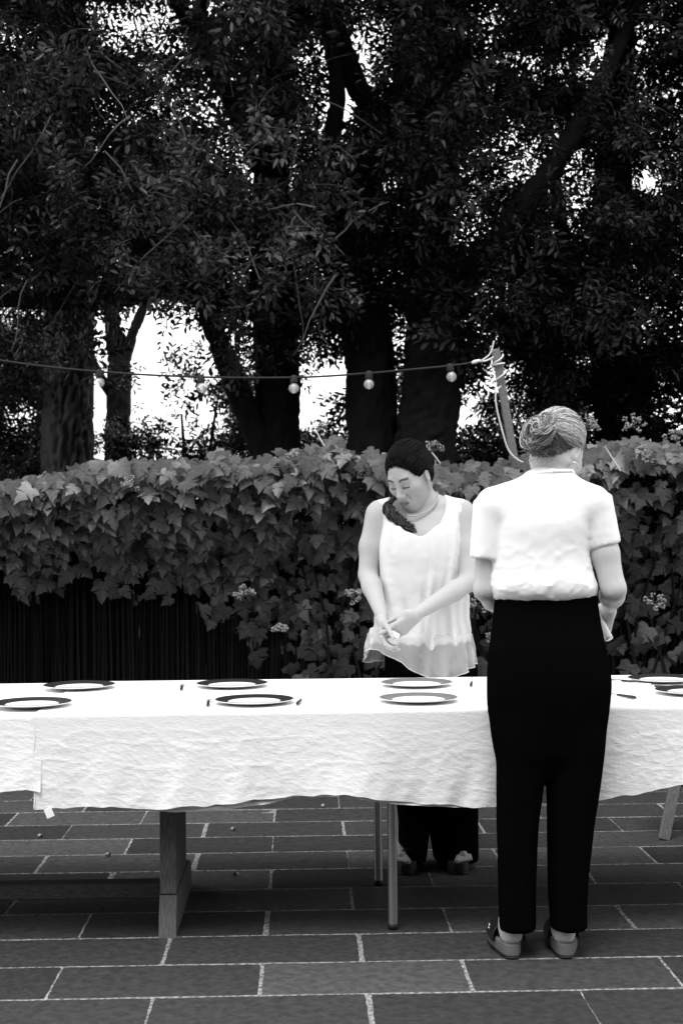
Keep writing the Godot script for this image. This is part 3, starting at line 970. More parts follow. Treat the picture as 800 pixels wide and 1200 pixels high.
func cloth_mesh(x0: float, x1: float, hem: Array, lift: float, sd: int, back_drop := 0.22, step := 0.0065) -> ArrayMesh:
	var g := Geo.new()
	var na := noise(sd, 1.0, 3)
	var nb := noise(sd + 1, 1.0, 2)
	var nc := noise(sd + 2, 1.0, 2)
	var depth := Z_FRONT - Z_BACK
	var nx := int((x1 - x0) / step)
	var back_n := 8
	var top_n := 60
	var bend_n := 6
	var drop_n := 66
	var rr := 0.012
	var rows := []
	for i in nx + 1:
		var x := lerpf(x0, x1, float(i) / nx)
		var hy := curve_at(hem, x) + 0.006 * nb.get_noise_1d(x * 9.0)
		var col := []
		for k in back_n + top_n + bend_n + drop_n + 1:
			var p := Vector3.ZERO
			var n := Vector3.UP
			var s := 0.0
			var amp := 0.0
			if k < back_n:
				var t := float(k) / back_n
				p = Vector3(x, Y_TOP + lift - back_drop * (1.0 - t), Z_BACK - 0.006)
				n = Vector3.FORWARD
				s = -back_drop * (1.0 - t)
				amp = 1.0 - t
			elif k <= back_n + top_n:
				var t := float(k - back_n) / top_n
				p = Vector3(x, Y_TOP + lift, lerpf(Z_BACK, Z_FRONT - rr, t))
				s = t * depth
				amp = 0.12
			elif k <= back_n + top_n + bend_n:
				var t := float(k - back_n - top_n) / bend_n
				var th := t * PI * 0.5
				p = Vector3(x, Y_TOP + lift - rr + rr * cos(th), Z_FRONT - rr + rr * sin(th) + lift)
				n = Vector3(0, cos(th), sin(th))
				s = depth + t * 0.019
				amp = lerpf(0.12, 0.3, t)
			else:
				var t := float(k - back_n - top_n - bend_n) / drop_n
				var y0 := Y_TOP + lift - rr
				p = Vector3(x, lerpf(y0, hy, t), Z_FRONT + lift)
				n = Vector3.BACK
				s = depth + 0.019 + t * (y0 - hy)
				amp = 0.3 + 0.7 * smoothstep(0.0, 0.3, t)
				# slow waves of the hanging part, growing towards the hem
				var w := 0.024 * nb.get_noise_2d(x * 2.6, 3.0) + 0.012 * nb.get_noise_2d(x * 6.0 + t * 0.6, 9.0)
				p += n * (w * t * t + 0.016 * t)
			# crumpled linen: long shallow creases plus fine puckers
			var warp := 0.35 * nc.get_noise_2d(x * 2.0, s * 2.0)
			var a := absf(na.get_noise_2d(x * 2.3 + warp, (s + warp * 0.12) * 9.0 + x * 0.9))
			var b := absf(na.get_noise_2d(x * 4.0 - s * 2.0 + 40.0, s * 5.0 + x * 2.4))
			var c := nb.get_noise_2d(x * 22.0, s * 34.0)
			var e := na.get_noise_2d(x * 13.0 + s * 5.0 - 17.0, s * 24.0 - x * 4.0)
			var dsp := 0.0010 * pow(1.0 - minf(a * 4.2, 1.0), 2.0) + 0.0010 * pow(1.0 - minf(b * 4.5, 1.0), 2.0) + 0.0011 * pow(1.0 - minf(absf(e) * 3.8, 1.0), 2.0) + 0.0006 * nb.get_noise_2d(x * 5.0, s * 8.0) + 0.0004 * c
			p += n * (dsp * amp + 0.0015)
			if k >= back_n and k <= back_n + top_n: p.y = maxf(p.y, Y_TOP + lift)
			col.append(g.add(p, Color.WHITE, Vector2(x, s)))
		rows.append(col)
	for i in nx:
		for k in rows[0].size() - 1:
			g.quad(rows[i][k], rows[i][k + 1], rows[i + 1][k + 1], rows[i + 1][k])
	return g.done()

# loose strip hanging under the hem, for the turned-up edge
func strip_mesh(x0: float, x1: float, yt: Array, yb: Array, z: float, sd: int) -> ArrayMesh:
	var g := Geo.new()
	var nb := noise(sd, 1.0, 2)
	var rows := []
	var n := 120
	for i in n + 1:
		var x := lerpf(x0, x1, float(i) / n)
		var col := []
		for k in 9:
			var t := k / 8.0
			var y := lerpf(curve_at(yt, x), curve_at(yb, x), t)
			col.append(g.add(Vector3(x, y, z + 0.012 * nb.get_noise_2d(x * 7.0, t) + 0.006 * t), Color.WHITE, Vector2(x, y)))
		rows.append(col)
	for i in n:
		for k in 8: g.quad(rows[i][k], rows[i][k + 1], rows[i + 1][k + 1], rows[i + 1][k])
	return g.done()

func build_tables() -> void:
	# wooden trestle table on the left
	var t1 := thing("trestle_table", "wooden table on thick plank legs with a low stretcher under the linen", "table", Vector3(-1.0, 0, -4.98))
	for k in 5:
		var z := -0.44 + k * 0.178
		obj("tabletop_plank", box(Vector3(-1.6, 0.69, z), Vector3(1.16, 0.736, z + 0.170), 0.004), M.wood, t1)
	for lx in [0.562, -1.0]:
		var leg := obj("leg", box(Vector3(-0.026, 0.13, -0.115), Vector3(0.026, 0.688, 0.30), 0.004), M.wood_worn, t1)
		leg.position = Vector3(lx, 0, 0)
		# foot: low beam running back, its front end cut to a slant
		var fg := Geo.new()
		var side := [Vector2(0.0, 0.345), Vector2(0.128, 0.303), Vector2(0.128, -0.2), Vector2(0.1, -0.30), Vector2(0.0, -0.345)]
		var lft := []
		var rgt := []
		for q in side:
			lft.append(Vector3(-0.028, q.x, q.y))
			rgt.append(Vector3(0.028, q.x, q.y))
		for i in side.size():
			var j := (i + 1) % side.size()
			fg.quad(fg.add(lft[i]), fg.add(rgt[i]), fg.add(rgt[j]), fg.add(lft[j]))
		for i in range(1, side.size() - 1):
			fg.tri(fg.add(rgt[0]), fg.add(rgt[i + 1]), fg.add(rgt[i]))
			fg.tri(fg.add(lft[0]), fg.add(lft[i]), fg.add(lft[i + 1]))
		obj("foot", fg.done(), M.wood_worn, leg)
	obj("stretcher", box(Vector3(-0.968, 0.075, 0.05), Vector3(0.532, 0.125, 0.13), 0.004), M.wood, t1)

	# table on steel tube legs
	var t2 := thing("tube_leg_table", "table on round grey steel legs between the two women", "table", Vector3(1.15, 0, -4.98))
	obj("tabletop", box(Vector3(-0.96, 0.705, -0.455), Vector3(1.3, 0.736, 0.45), 0.004), M.wood, t2)
	obj("apron", box(Vector3(-0.88, 0.645, -0.33), Vector3(1.2, 0.704, 0.32), 0.002), M.wood, t2)
	for p in [Vector3(-0.853, 0, 0.285), Vector3(-0.868, 0, -0.30), Vector3(1.15, 0, 0.285), Vector3(1.15, 0, -0.30)]:
		var l := obj("leg", lathe([[0.0, 0.645], [0.0155, 0.645], [0.0155, 0.02], [0.0155, 0.015], [0.0, 0.015]], 20), M.steel, t2)
		l.position = p
		obj("foot_cap", lathe([[0.0, 0.02], [0.0165, 0.02], [0.0175, 0.012], [0.0165, 0.002], [0.0, 0.002]], 20), M.rubber, l)

	# splayed wooden bench standing on the far side
	var bn := thing("wooden_bench", "weathered bench with splayed legs on the far side of the linen-covered tables", "bench", Vector3(2.05, 0, -6.05))
	for k in 3:
		obj("seat_plank", box(Vector3(-0.58, 0.41, -0.15 + k * 0.1), Vector3(0.6, 0.44, -0.055 + k * 0.1), 0.004), M.wood_pale, bn)
	for s in [-1.0, 1.0]:
		for q in [0.09, -0.12]:
			var x: float = 0.44 * s
			var b := Basis(Vector3.BACK, s * 0.22)
			obj("leg", box(Vector3(-0.019, 0.0, -0.018), Vector3(0.019, 0.42, 0.018), 0.003, Transform3D(b, Vector3(x + s * 0.09 + (0.0 if q > 0.0 else 0.06), 0.004, q))), M.wood_pale, bn)
		obj("crossbar", box(Vector3(0.46 * s - 0.012, 0.2, -0.1), Vector3(0.46 * s + 0.012, 0.24, 0.07), 0.002), M.wood, bn)
	obj("stretcher", box(Vector3(-0.44, 0.205, -0.03), Vector3(0.44, 0.235, 0.0), 0.002), M.wood, bn)

	# linen cloths
	var lc := obj("tablecloth", cloth_mesh(-2.6, -0.815, [[-2.6, 0.50], [-0.94, 0.505], [-0.86, 0.515], [-0.8, 0.50]], 0.0, 33), M.linen)
	tag(lc, "shorter white linen cloth tucked beneath the edge of the long one", "tablecloth", "linen tablecloths")
	var hem := [[-0.84, 0.452], [-0.68, 0.455], [-0.44, 0.448], [-0.28, 0.455], [-0.14, 0.468], [-0.01, 0.482], [0.13, 0.482], [0.26, 0.462], [0.4, 0.448], [0.53, 0.437], [0.61, 0.435], [0.94, 0.452], [1.1, 0.478], [1.21, 0.50], [1.5, 0.5], [2.4, 0.48]]
	var mc := obj("tablecloth", cloth_mesh(-0.838, 2.4, hem, 0.0045, 57), M.linen)
	tag(mc, "long crumpled white linen cloth with a wavy hem, one cut edge over the shorter cloth", "tablecloth", "linen tablecloths")
	obj("turned_hem", strip_mesh(-0.66, 0.02, [[-0.66, 0.47], [0.02, 0.49]], [[-0.66, 0.456], [-0.5, 0.44], [-0.4, 0.432], [-0.25, 0.436], [-0.1, 0.455], [0.02, 0.482]], Z_FRONT - 0.004, 8), M.linen, mc)
	obj("turned_hem", strip_mesh(0.1, 0.6, [[0.1, 0.49], [0.6, 0.45]], [[0.1, 0.478], [0.3, 0.446], [0.45, 0.436], [0.6, 0.430]], Z_FRONT - 0.004, 9), M.linen, mc)
	var seam := []
	var sr := []
	for k in 30:
		var t := k / 29.0
		seam.append(Vector3(-0.838 + 0.003 * sin(t * 9.0), lerpf(0.742, 0.452, t), Z_FRONT + 0.006 + 0.016 * t))
		sr.append(0.0025)
	obj("side_hem", tube(seam, sr, 5), M.linen, mc)
	obj("hem_loop", box(Vector3(-0.012, -0.02, -0.002), Vector3(0.012, 0.01, 0.002), 0.001, Transform3D(Basis(Vector3.BACK, 0.4), Vector3(-0.79, 0.445, Z_FRONT + 0.03))), M.linen, mc)

# ---------------------------------------------------------------- plates and cutlery
func build_settings() -> void:
	var dish := lathe([[0.0, 0.0], [0.07, 0.0], [0.074, 0.003], [0.09, 0.0045], [0.128, 0.0115], [0.1305, 0.0128], [0.1285, 0.0142], [0.1275, 0.0143]], 72)
	var well := lathe([[0.0885, 0.0072], [0.083, 0.0048], [0.076, 0.0042], [0.0, 0.004]], 72)
	var rim := lathe([[0.1285, 0.0146, 0.0], [0.126, 0.0146, 1.0], [0.122, 0.0138, 1.0], [0.108, 0.0112, 0.3], [0.095, 0.0088, 0.0], [0.087, 0.0070, 0.0]], 288, 0.0007, 72)
	var y := Y_TOP + 0.0075
	var spots := [
		[Vector3(-0.88, y, -4.70), 0, "dark-rimmed plate on the shorter cloth, beside the overlapping cut edge"],
		[Vector3(-0.805, y, -5.215), 0, "dark-rimmed plate at the far table edge near the cloth's cut edge"],
		[Vector3(-0.153, y, -4.705), 0, "dark-rimmed plate above the plank table leg, fork and knife beside it"],
		[Vector3(-0.25, y, -5.21), 0, "dark-rimmed plate at the far table edge above the plank leg"],
		[Vector3(0.388, y, -4.70), 1, "dark-rimmed plate with a sky sheen painted into its rim, above the steel table legs, on the near side"],
		[Vector3(0.421, y, -5.165), 1, "dark-rimmed plate with a sky sheen painted into its rim, right under the sheer blouse hem"],
		[Vector3(1.334, y, -5.21), 0, "dark-rimmed plate at the far edge beyond the black trousers"],
		[Vector3(1.337, y, -4.82), 0, "dark-rimmed plate at the near edge beside the black trousers, above the splayed bench leg"],
	]
	rng.seed = 8
	for i in spots.size():
		var s: Array = spots[i]
		var p := thing("dinner_plate", s[2], "plate", s[0], rng.randf() * 6.0, "place settings on the linen")
		obj("dish", dish, M.porcelain, p)
		obj("well", well, M.porcelain, p)
		obj("rim", rim, M.rim_dark if s[1] == 0 else M.rim_sky_sheen, p)
	var fork := fork_mesh()
	var fork_h := handle_mesh()
	var blade := blade_mesh()
	var sets := [
		["fork", Vector3(-0.304, y, -4.715), 0.04, "fork beside the near plate above the plank table leg"],
		["knife", Vector3(0.0, y, -4.72), -0.12, "knife beside the near plate above the plank table leg"],
		["knife", Vector3(0.625, y, -5.2), -0.15, "knife on the far side, by the plate under the blouse"],
		["fork", Vector3(1.175, y, -5.2), 0.35, "fork on the far side, just past the black trousers"],
		["fork", Vector3(1.06, y, -4.76), 0.45, "fork on the near side, touching the black trousers' outline"],
		["knife", Vector3(1.245, y, -5.0), 0.9, "knife lying askew between the two plates past the black trousers"],
		["fork", Vector3(-0.43, y, -5.19), 0.05, "fork by the far plate above the plank leg"],
	]
	for e in sets:
		var f := thing("table_" + e[0], e[3], e[0], e[1], e[2], "cutlery on the linen")
		obj("handle", fork_h, M.handle, f)
		obj("head" if e[0] == "fork" else "blade", fork if e[0] == "fork" else blade, M.silver, f)

func handle_mesh() -> ArrayMesh:
	var pts := []
	var rad := []
	for k in 9:
		var t := k / 8.0
		pts.append(Vector3(0, 0.0062, 0.005 + 0.095 * t))
		rad.append(0.0042 + 0.0018 * t if t < 0.98 else 0.004)
	var g := Geo.new()
	tube_into(g, pts, rad, 10)
	return g.done()

func fork_mesh() -> ArrayMesh:
	var g := Geo.new()
	tube_into(g, [Vector3(0, 0.0062, 0.006), Vector3(0, 0.0075, -0.02), Vector3(0, 0.005, -0.04)], [0.003, 0.0022, 0.003], 8)
	box_into(g, Vector3(-0.0115, 0.003, -0.056), Vector3(0.0115, 0.0052, -0.038), 0.0006)
	for k in 4:
		var x := -0.0095 + k * 0.0063
		tube_into(g, [Vector3(x, 0.0042, -0.055), Vector3(x, 0.003, -0.075), Vector3(x, 0.008, -0.1)], [0.0018, 0.0015, 0.0008], 6)
	return g.done()

func blade_mesh() -> ArrayMesh:
	var g := Geo.new()
	tube_into(g, [Vector3(0, 0.0062, 0.006), Vector3(0, 0.006, -0.012)], [0.0034, 0.003], 8)
	box_into(g, Vector3(-0.001, 0.0005, -0.085), Vector3(0.001, 0.0155, -0.01), 0.0004)
	box_into(g, Vector3(-0.001, 0.004, -0.11), Vector3(0.001, 0.0145, -0.0851), 0.0004)
	return g.done()

func build_acorns() -> void:
	var nut := lathe([[0.0, -0.006], [0.004, -0.005], [0.0068, 0.0], [0.0072, 0.006], [0.0065, 0.01]], 14)
	var cup := lathe([[0.0076, 0.009], [0.0082, 0.011], [0.007, 0.015], [0.003, 0.0175], [0.001, 0.021], [0.0, 0.021]], 14)
	rng.seed = 17
	var where := ["acorn lying by the table's outer end under the shorter cloth", "acorn on the paving behind the plank table leg", "acorn on the paving behind the low stretcher", "acorn in the shade beside the plank table leg", "acorn beyond the tables, halfway between plank leg and steel legs"]
	var at := [Vector3(-1.13, 0.012, -6.18), Vector3(-0.305, 0.012, -6.26), Vector3(-0.79, 0.012, -5.8), Vector3(-0.245, 0.012, -5.44), Vector3(0.1, 0.012, -6.75)]
	for k in at.size():
		var t := thing("acorn", where[k], "acorn", at[k], rng.randf() * 6.0, "fallen acorns")
		t.rotation.x = 1.45
		obj("nut", nut, M.acorn, t)
		obj("cup", cup, M.wood, t)

# ---------------------------------------------------------------- people
# head in its own frame: face towards +z, chin at about -0.115, crown at about +0.12
func head_field(neck_to: Vector3) -> Field:
	var f := Field.new()
	f.egg(Vector3(0, 0.033, -0.014), Vector3(0.0745, 0.086, 0.094), 0.02)
	f.egg(Vector3(0, -0.022, 0.022), Vector3(0.062, 0.085, 0.064), 0.03)
	for s in [-1.0, 1.0]:
		f.cone(Vector3(0.054 * s, -0.048, -0.01), Vector3(0.016 * s, -0.096, 0.052), 0.016, 0.017, 0.03)
		f.egg(Vector3(0.042 * s, -0.018, 0.052), Vector3(0.024, 0.02, 0.022), 0.03)
	f.egg(Vector3(0, -0.1, 0.058), Vector3(0.022, 0.017, 0.018), 0.025)
	f.cone(Vector3(-0.034, 0.025, 0.068), Vector3(0.034, 0.025, 0.068), 0.012, 0.012, 0.02)
	for s in [-1.0, 1.0]:
		f.egg(Vector3(0.031 * s, 0.004, 0.09), Vector3(0.019, 0.012, 0.0155), 0.012, -1)
	for s in [-1.0, 1.0]:
		f.egg(Vector3(0.0305 * s, 0.003, 0.0695), Vector3(0.0145, 0.0115, 0.0125), 0.005)
		f.cone(Vector3(0.018 * s, -0.0035, 0.0815), Vector3(0.043 * s, -0.004, 0.0755), 0.0022, 0.002, 0.004)
	f.cone(Vector3(0, 0.014, 0.08), Vector3(0, -0.027, 0.1), 0.0075, 0.0105, 0.014)
	f.ball(Vector3(0, -0.031, 0.1005), 0.0105, 0.006)
	for s in [-1.0, 1.0]:
		f.egg(Vector3(0.0125 * s, -0.034, 0.0905), Vector3(0.0075, 0.0075, 0.0095), 0.005)
		f.egg(Vector3(0.0062 * s, -0.0425, 0.093), Vector3(0.0034, 0.003, 0.005), 0.003, -1)
	f.egg(Vector3(0, -0.064, 0.072), Vector3(0.03, 0.022, 0.02), 0.02)
	f.cone(Vector3(-0.02, -0.0625, 0.0825), Vector3(-0.004, -0.0575, 0.0905), 0.0035, 0.0048, 0.005)
	f.cone(Vector3(0.02, -0.0625, 0.0825), Vector3(0.004, -0.0575, 0.0905), 0.0035, 0.0048, 0.005)
	f.cone(Vector3(-0.014, -0.0695, 0.085), Vector3(0.014, -0.0695, 0.085), 0.0055, 0.0055, 0.005)
	f.cone(Vector3(-0.022, -0.0638, 0.089), Vector3(0.022, -0.0638, 0.089), 0.0016, 0.0016, 0.003, -1)
	for s in [-1.0, 1.0]:
		f.cone(Vector3(0.0205 * s, -0.033, 0.082), Vector3(0.031 * s, -0.058, 0.0755), 0.0022, 0.0016, 0.006, -1)
		f.cone(Vector3(0.02 * s, -0.0125, 0.0835), Vector3(0.042 * s, -0.0135, 0.0745), 0.0016, 0.0012, 0.005, -1)
		f.cone(Vector3(0.006 * s, 0.026, 0.0835), Vector3(0.0055 * s, 0.04, 0.0815), 0.0014, 0.001, 0.004, -1)
		var b := Basis(Vector3.UP, s * 0.35)
		f.egg(Vector3(0.075 * s, -0.006, -0.012), Vector3(0.008, 0.031, 0.018), 0.006, 1, b)
		f.egg(Vector3(0.083 * s, -0.002, -0.01), Vector3(0.006, 0.021, 0.010), 0.005, -1, b)
		f.ball(Vector3(0.074 * s, -0.032, -0.004), 0.0075, 0.005)
	f.cone(Vector3(0, -0.045, -0.028), neck_to, 0.05, 0.05, 0.035)
	return f

func face_colour(skin: float, brow: float, lip: float) -> Callable:
	return func(p: Vector3) -> Color:
		var v := skin
		if p.z > 0.055:
			var ax := absf(p.x)
			var by := 0.0245 + 0.006 * sin(clampf((ax - 0.012) / 0.04, 0, 1) * 2.6) - p.y
			if ax > 0.011 and ax < 0.05 and absf(by) < 0.0042: v = lerpf(skin, brow, 0.85)
			if ax > 0.016 and ax < 0.046 and p.y < -0.0015 and p.y > -0.0080 and p.z > 0.066: v = lerpf(skin, brow, 0.95)
			var ly := p.y + 0.0635
			if ax < 0.0235 and absf(ly) < 0.0115 * sqrt(maxf(1.0 - pow(ax / 0.0235, 2), 0.0)) and p.z > 0.076:
				v = lip
				if absf(ly) < 0.002: v = lip * 0.35  # shade of the mouth crease painted as a darker line
		return Color(v, v, v)

# hand as rounded cones: wrist, pointing direction, palm normal, thumb side
func hand_field(wrist: Vector3, from: Vector3, d: Vector3, n: Vector3, right_handed: bool, curl: Array, thumb: Vector3, sc := 1.0) -> Field:
	var f := Field.new()
	d = d.normalized()
	n = (n - d * n.dot(d)).normalized()
	var s := d.cross(n) if right_handed else n.cross(d)
	f.cone(wrist.lerp(from, 0.22), wrist + d * 0.01, 0.021, 0.023, 0.01)
	var offs := [0.030, 0.011, -0.008, -0.026]
	var len := [0.074, 0.082, 0.076, 0.060]
	var reach := [0.086, 0.089, 0.085, 0.077]
	for i in 4:
		var kn: Vector3 = wrist + (d * reach[i] + s * offs[i]) * sc
		f.cone(wrist + d * 0.012 + s * offs[i] * 0.55, kn, 0.0145, 0.0105, 0.016)
	for i in 4:
		var kn: Vector3 = wrist + (d * reach[i] + s * offs[i]) * sc
		var ang := 0.0
		var p := kn
		for j in 3:
			ang += curl[i] * [0.8, 1.0, 0.7][j]
			var dir: Vector3 = d * cos(ang) + n * sin(ang) + s * offs[i] * 1.5
			var q: Vector3 = p + dir.normalized() * len[i] * [0.46, 0.31, 0.25][j] * sc
			f.cone(p, q, [0.0092, 0.0084, 0.0077][j], [0.0084, 0.0077, 0.0068][j], 0.004)
			p = q
	var b := wrist + d * 0.026 + s * 0.02
	f.cone(wrist + d * 0.015, b + s * 0.008 + n * 0.008, 0.016, 0.0135, 0.014)
	var t1 := b + s * 0.008 + n * 0.008
	var td := (d * thumb.x + s * thumb.y + n * thumb.z).normalized()
	var t2 := t1 + td * 0.036 * sc
	var t3 := t2 + (td + d * 0.35).normalized() * 0.03 * sc
	var t4 := t3 + (td + d * 0.5).normalized() * 0.022 * sc
	f.cone(t1, t2, 0.0125, 0.0095, 0.01)
	f.cone(t2, t3, 0.0095, 0.0088, 0.004)
	f.cone(t3, t4, 0.0088, 0.0072, 0.004)
	return f

func hand_box(wrist: Vector3) -> Array:
	return [wrist - Vector3.ONE * 0.2, wrist + Vector3.ONE * 0.2]

# direction on the skull at which the hair begins, going up from the face at angle a
func hairline(a: float, c: Vector3, rad: Vector3, cut: Vector3, cr: Vector3) -> Vector3:
	var to := Vector3(sin(a), cos(a), -0.15).normalized()
	var from := Vector3(0, -0.1, 1).normalized()
	for k in 60:
		var d := from.slerp(to, k / 60.0)
		if (((c + d * rad) - cut) / cr).length() > 0.97: return d
	return to

# strands laid over an ellipsoid from start directions to a gathering direction
func strands(g: Geo, r: RandomNumberGenerator, count: int, centre: Vector3, radii: Vector3, starts: Callable, goal: Vector3, tones: Array, thick: float, lift := 0.0) -> void:
	for k in count:
		var a: Vector3 = starts.call(r)
		var b := (goal + Vector3(r.randf_range(-0.16, 0.16), r.randf_range(-0.16, 0.16), r.randf_range(-0.1, 0.1))).normalized()
		var pts := []
		var rad := []
		var n := 9
		var sag := r.randf_range(-0.12, 0.16)
		var hgt := 1.0 + r.randf_range(0.0, 0.035) + lift
		for i in n:
			var t := float(i) / (n - 1)
			var d := a.slerp(b, t)
			d = (d + Vector3(0, -sag * sin(t * PI), 0)).normalized()
			pts.append(centre + d * radii * (hgt + 0.02 * sin(t * PI) - (0.05 if i == 0 else 0.0)))
			rad.append(thick * (0.35 + 0.65 * sin(clampf(t * 1.1 + 0.12, 0, 1) * PI * 0.6)))
		var c := r.randf_range(tones[0], tones[1])
		tube_into(g, pts, rad, 4, Color(c, c, c), null, false)

func sole_mesh(length: float, w0: float, w1: float, y0: float, y1: float, side: float) -> ArrayMesh:
	# z runs from heel (0) to toe (-length); widths are half widths
	var g := Geo.new()
	var n := 28
	var rings := [[], [], [], []]
	for i in n:
		var th := TAU * i / n
		var t := 0.5 - 0.5 * cos(th)
		var w := lerpf(w0, w1, smoothstep(0.1, 0.75, t)) * pow(maxf(sin(PI * clampf(t, 0.0, 1.0)), 0.0), 0.3)
		var x := w * (1.0 if th < PI else -1.0) + side * 0.012 * t * t
		for k in 4:
			var ins: float = [0.94, 1.0, 1.0, 0.93][k]
			rings[k].append(g.add(Vector3(x * ins, [y0, y0 + 0.003, y1 - 0.004, y1][k], -length * (0.5 + (t - 0.5) * (0.98 if k in [0, 3] else 1.0)))))
	for k in 3:
		for i in n:
			var j := (i + 1) % n
			g.quad(rings[k][i], rings[k][j], rings[k + 1][j], rings[k + 1][i])
	var c := g.add(Vector3(0, y1, -length * 0.5))
	var b := g.add(Vector3(0, y0, -length * 0.5))
	for i in n:
		g.tri(c, rings[3][i], rings[3][(i + 1) % n])
		g.tri(b, rings[0][(i + 1) % n], rings[0][i])
	return g.done()

# arched strap over the foot, at z, wide along z
func strap_mesh(w: float, h: float, z: float, wide: float, y0: float) -> ArrayMesh:
	var g := Geo.new()
	var rows := []
	for i in 15:
		var th := PI * i / 14.0
		var p := Vector3(-cos(th) * w, y0 + sin(th) * h, 0)
		var row := []
		for q in [[-0.5, 0.0], [-0.5, 0.004], [0.5, 0.004], [0.5, 0.0]]:
			var o: Vector3 = Vector3(-cos(th), sin(th), 0) * q[1]
			row.append(g.add(p + o + Vector3(0, 0, z + q[0] * wide)))
		rows.append(row)
	for i in 14:
		for k in 4:
			var k2 := (k + 1) % 4
			g.quad(rows[i][k], rows[i][k2], rows[i + 1][k2], rows[i + 1][k])
	return g.done()

func shoe(parent: Node3D, at: Vector3, turn: float, length: float, side: float, cork: Material, thick: float) -> void:
	var s := Node3D.new()
	s.name = "sandal"
	parent.add_child(s, true)
	s.position = at
	s.rotation.y = turn
	obj("sole", sole_mesh(length, 0.0375, 0.047, 0.008, thick, side), cork, s)
	obj("outsole", sole_mesh(length * 1.005, 0.038, 0.0475, 0.0, 0.0085, side), M.rubber, s)
	obj("strap", strap_mesh(0.049, 0.062, -length * 0.48, 0.075, thick - 0.012), M.leather, s)
	obj("strap", strap_mesh(0.05, 0.05, -length * 0.68, 0.04, thick - 0.012), M.leather, s)
	var bk := Geo.new()
	var rp := []
	var rr := []
	for k in 13:
		rp.append(Vector3(0.056 * side, thick + 0.028 + 0.011 * sin(TAU * k / 12.0), -length * 0.46 + 0.009 * cos(TAU * k / 12.0)))
		rr.append(0.0016)
	tube_into(bk, rp, rr, 6)
	obj("buckle", bk.done(), M.silver, s)

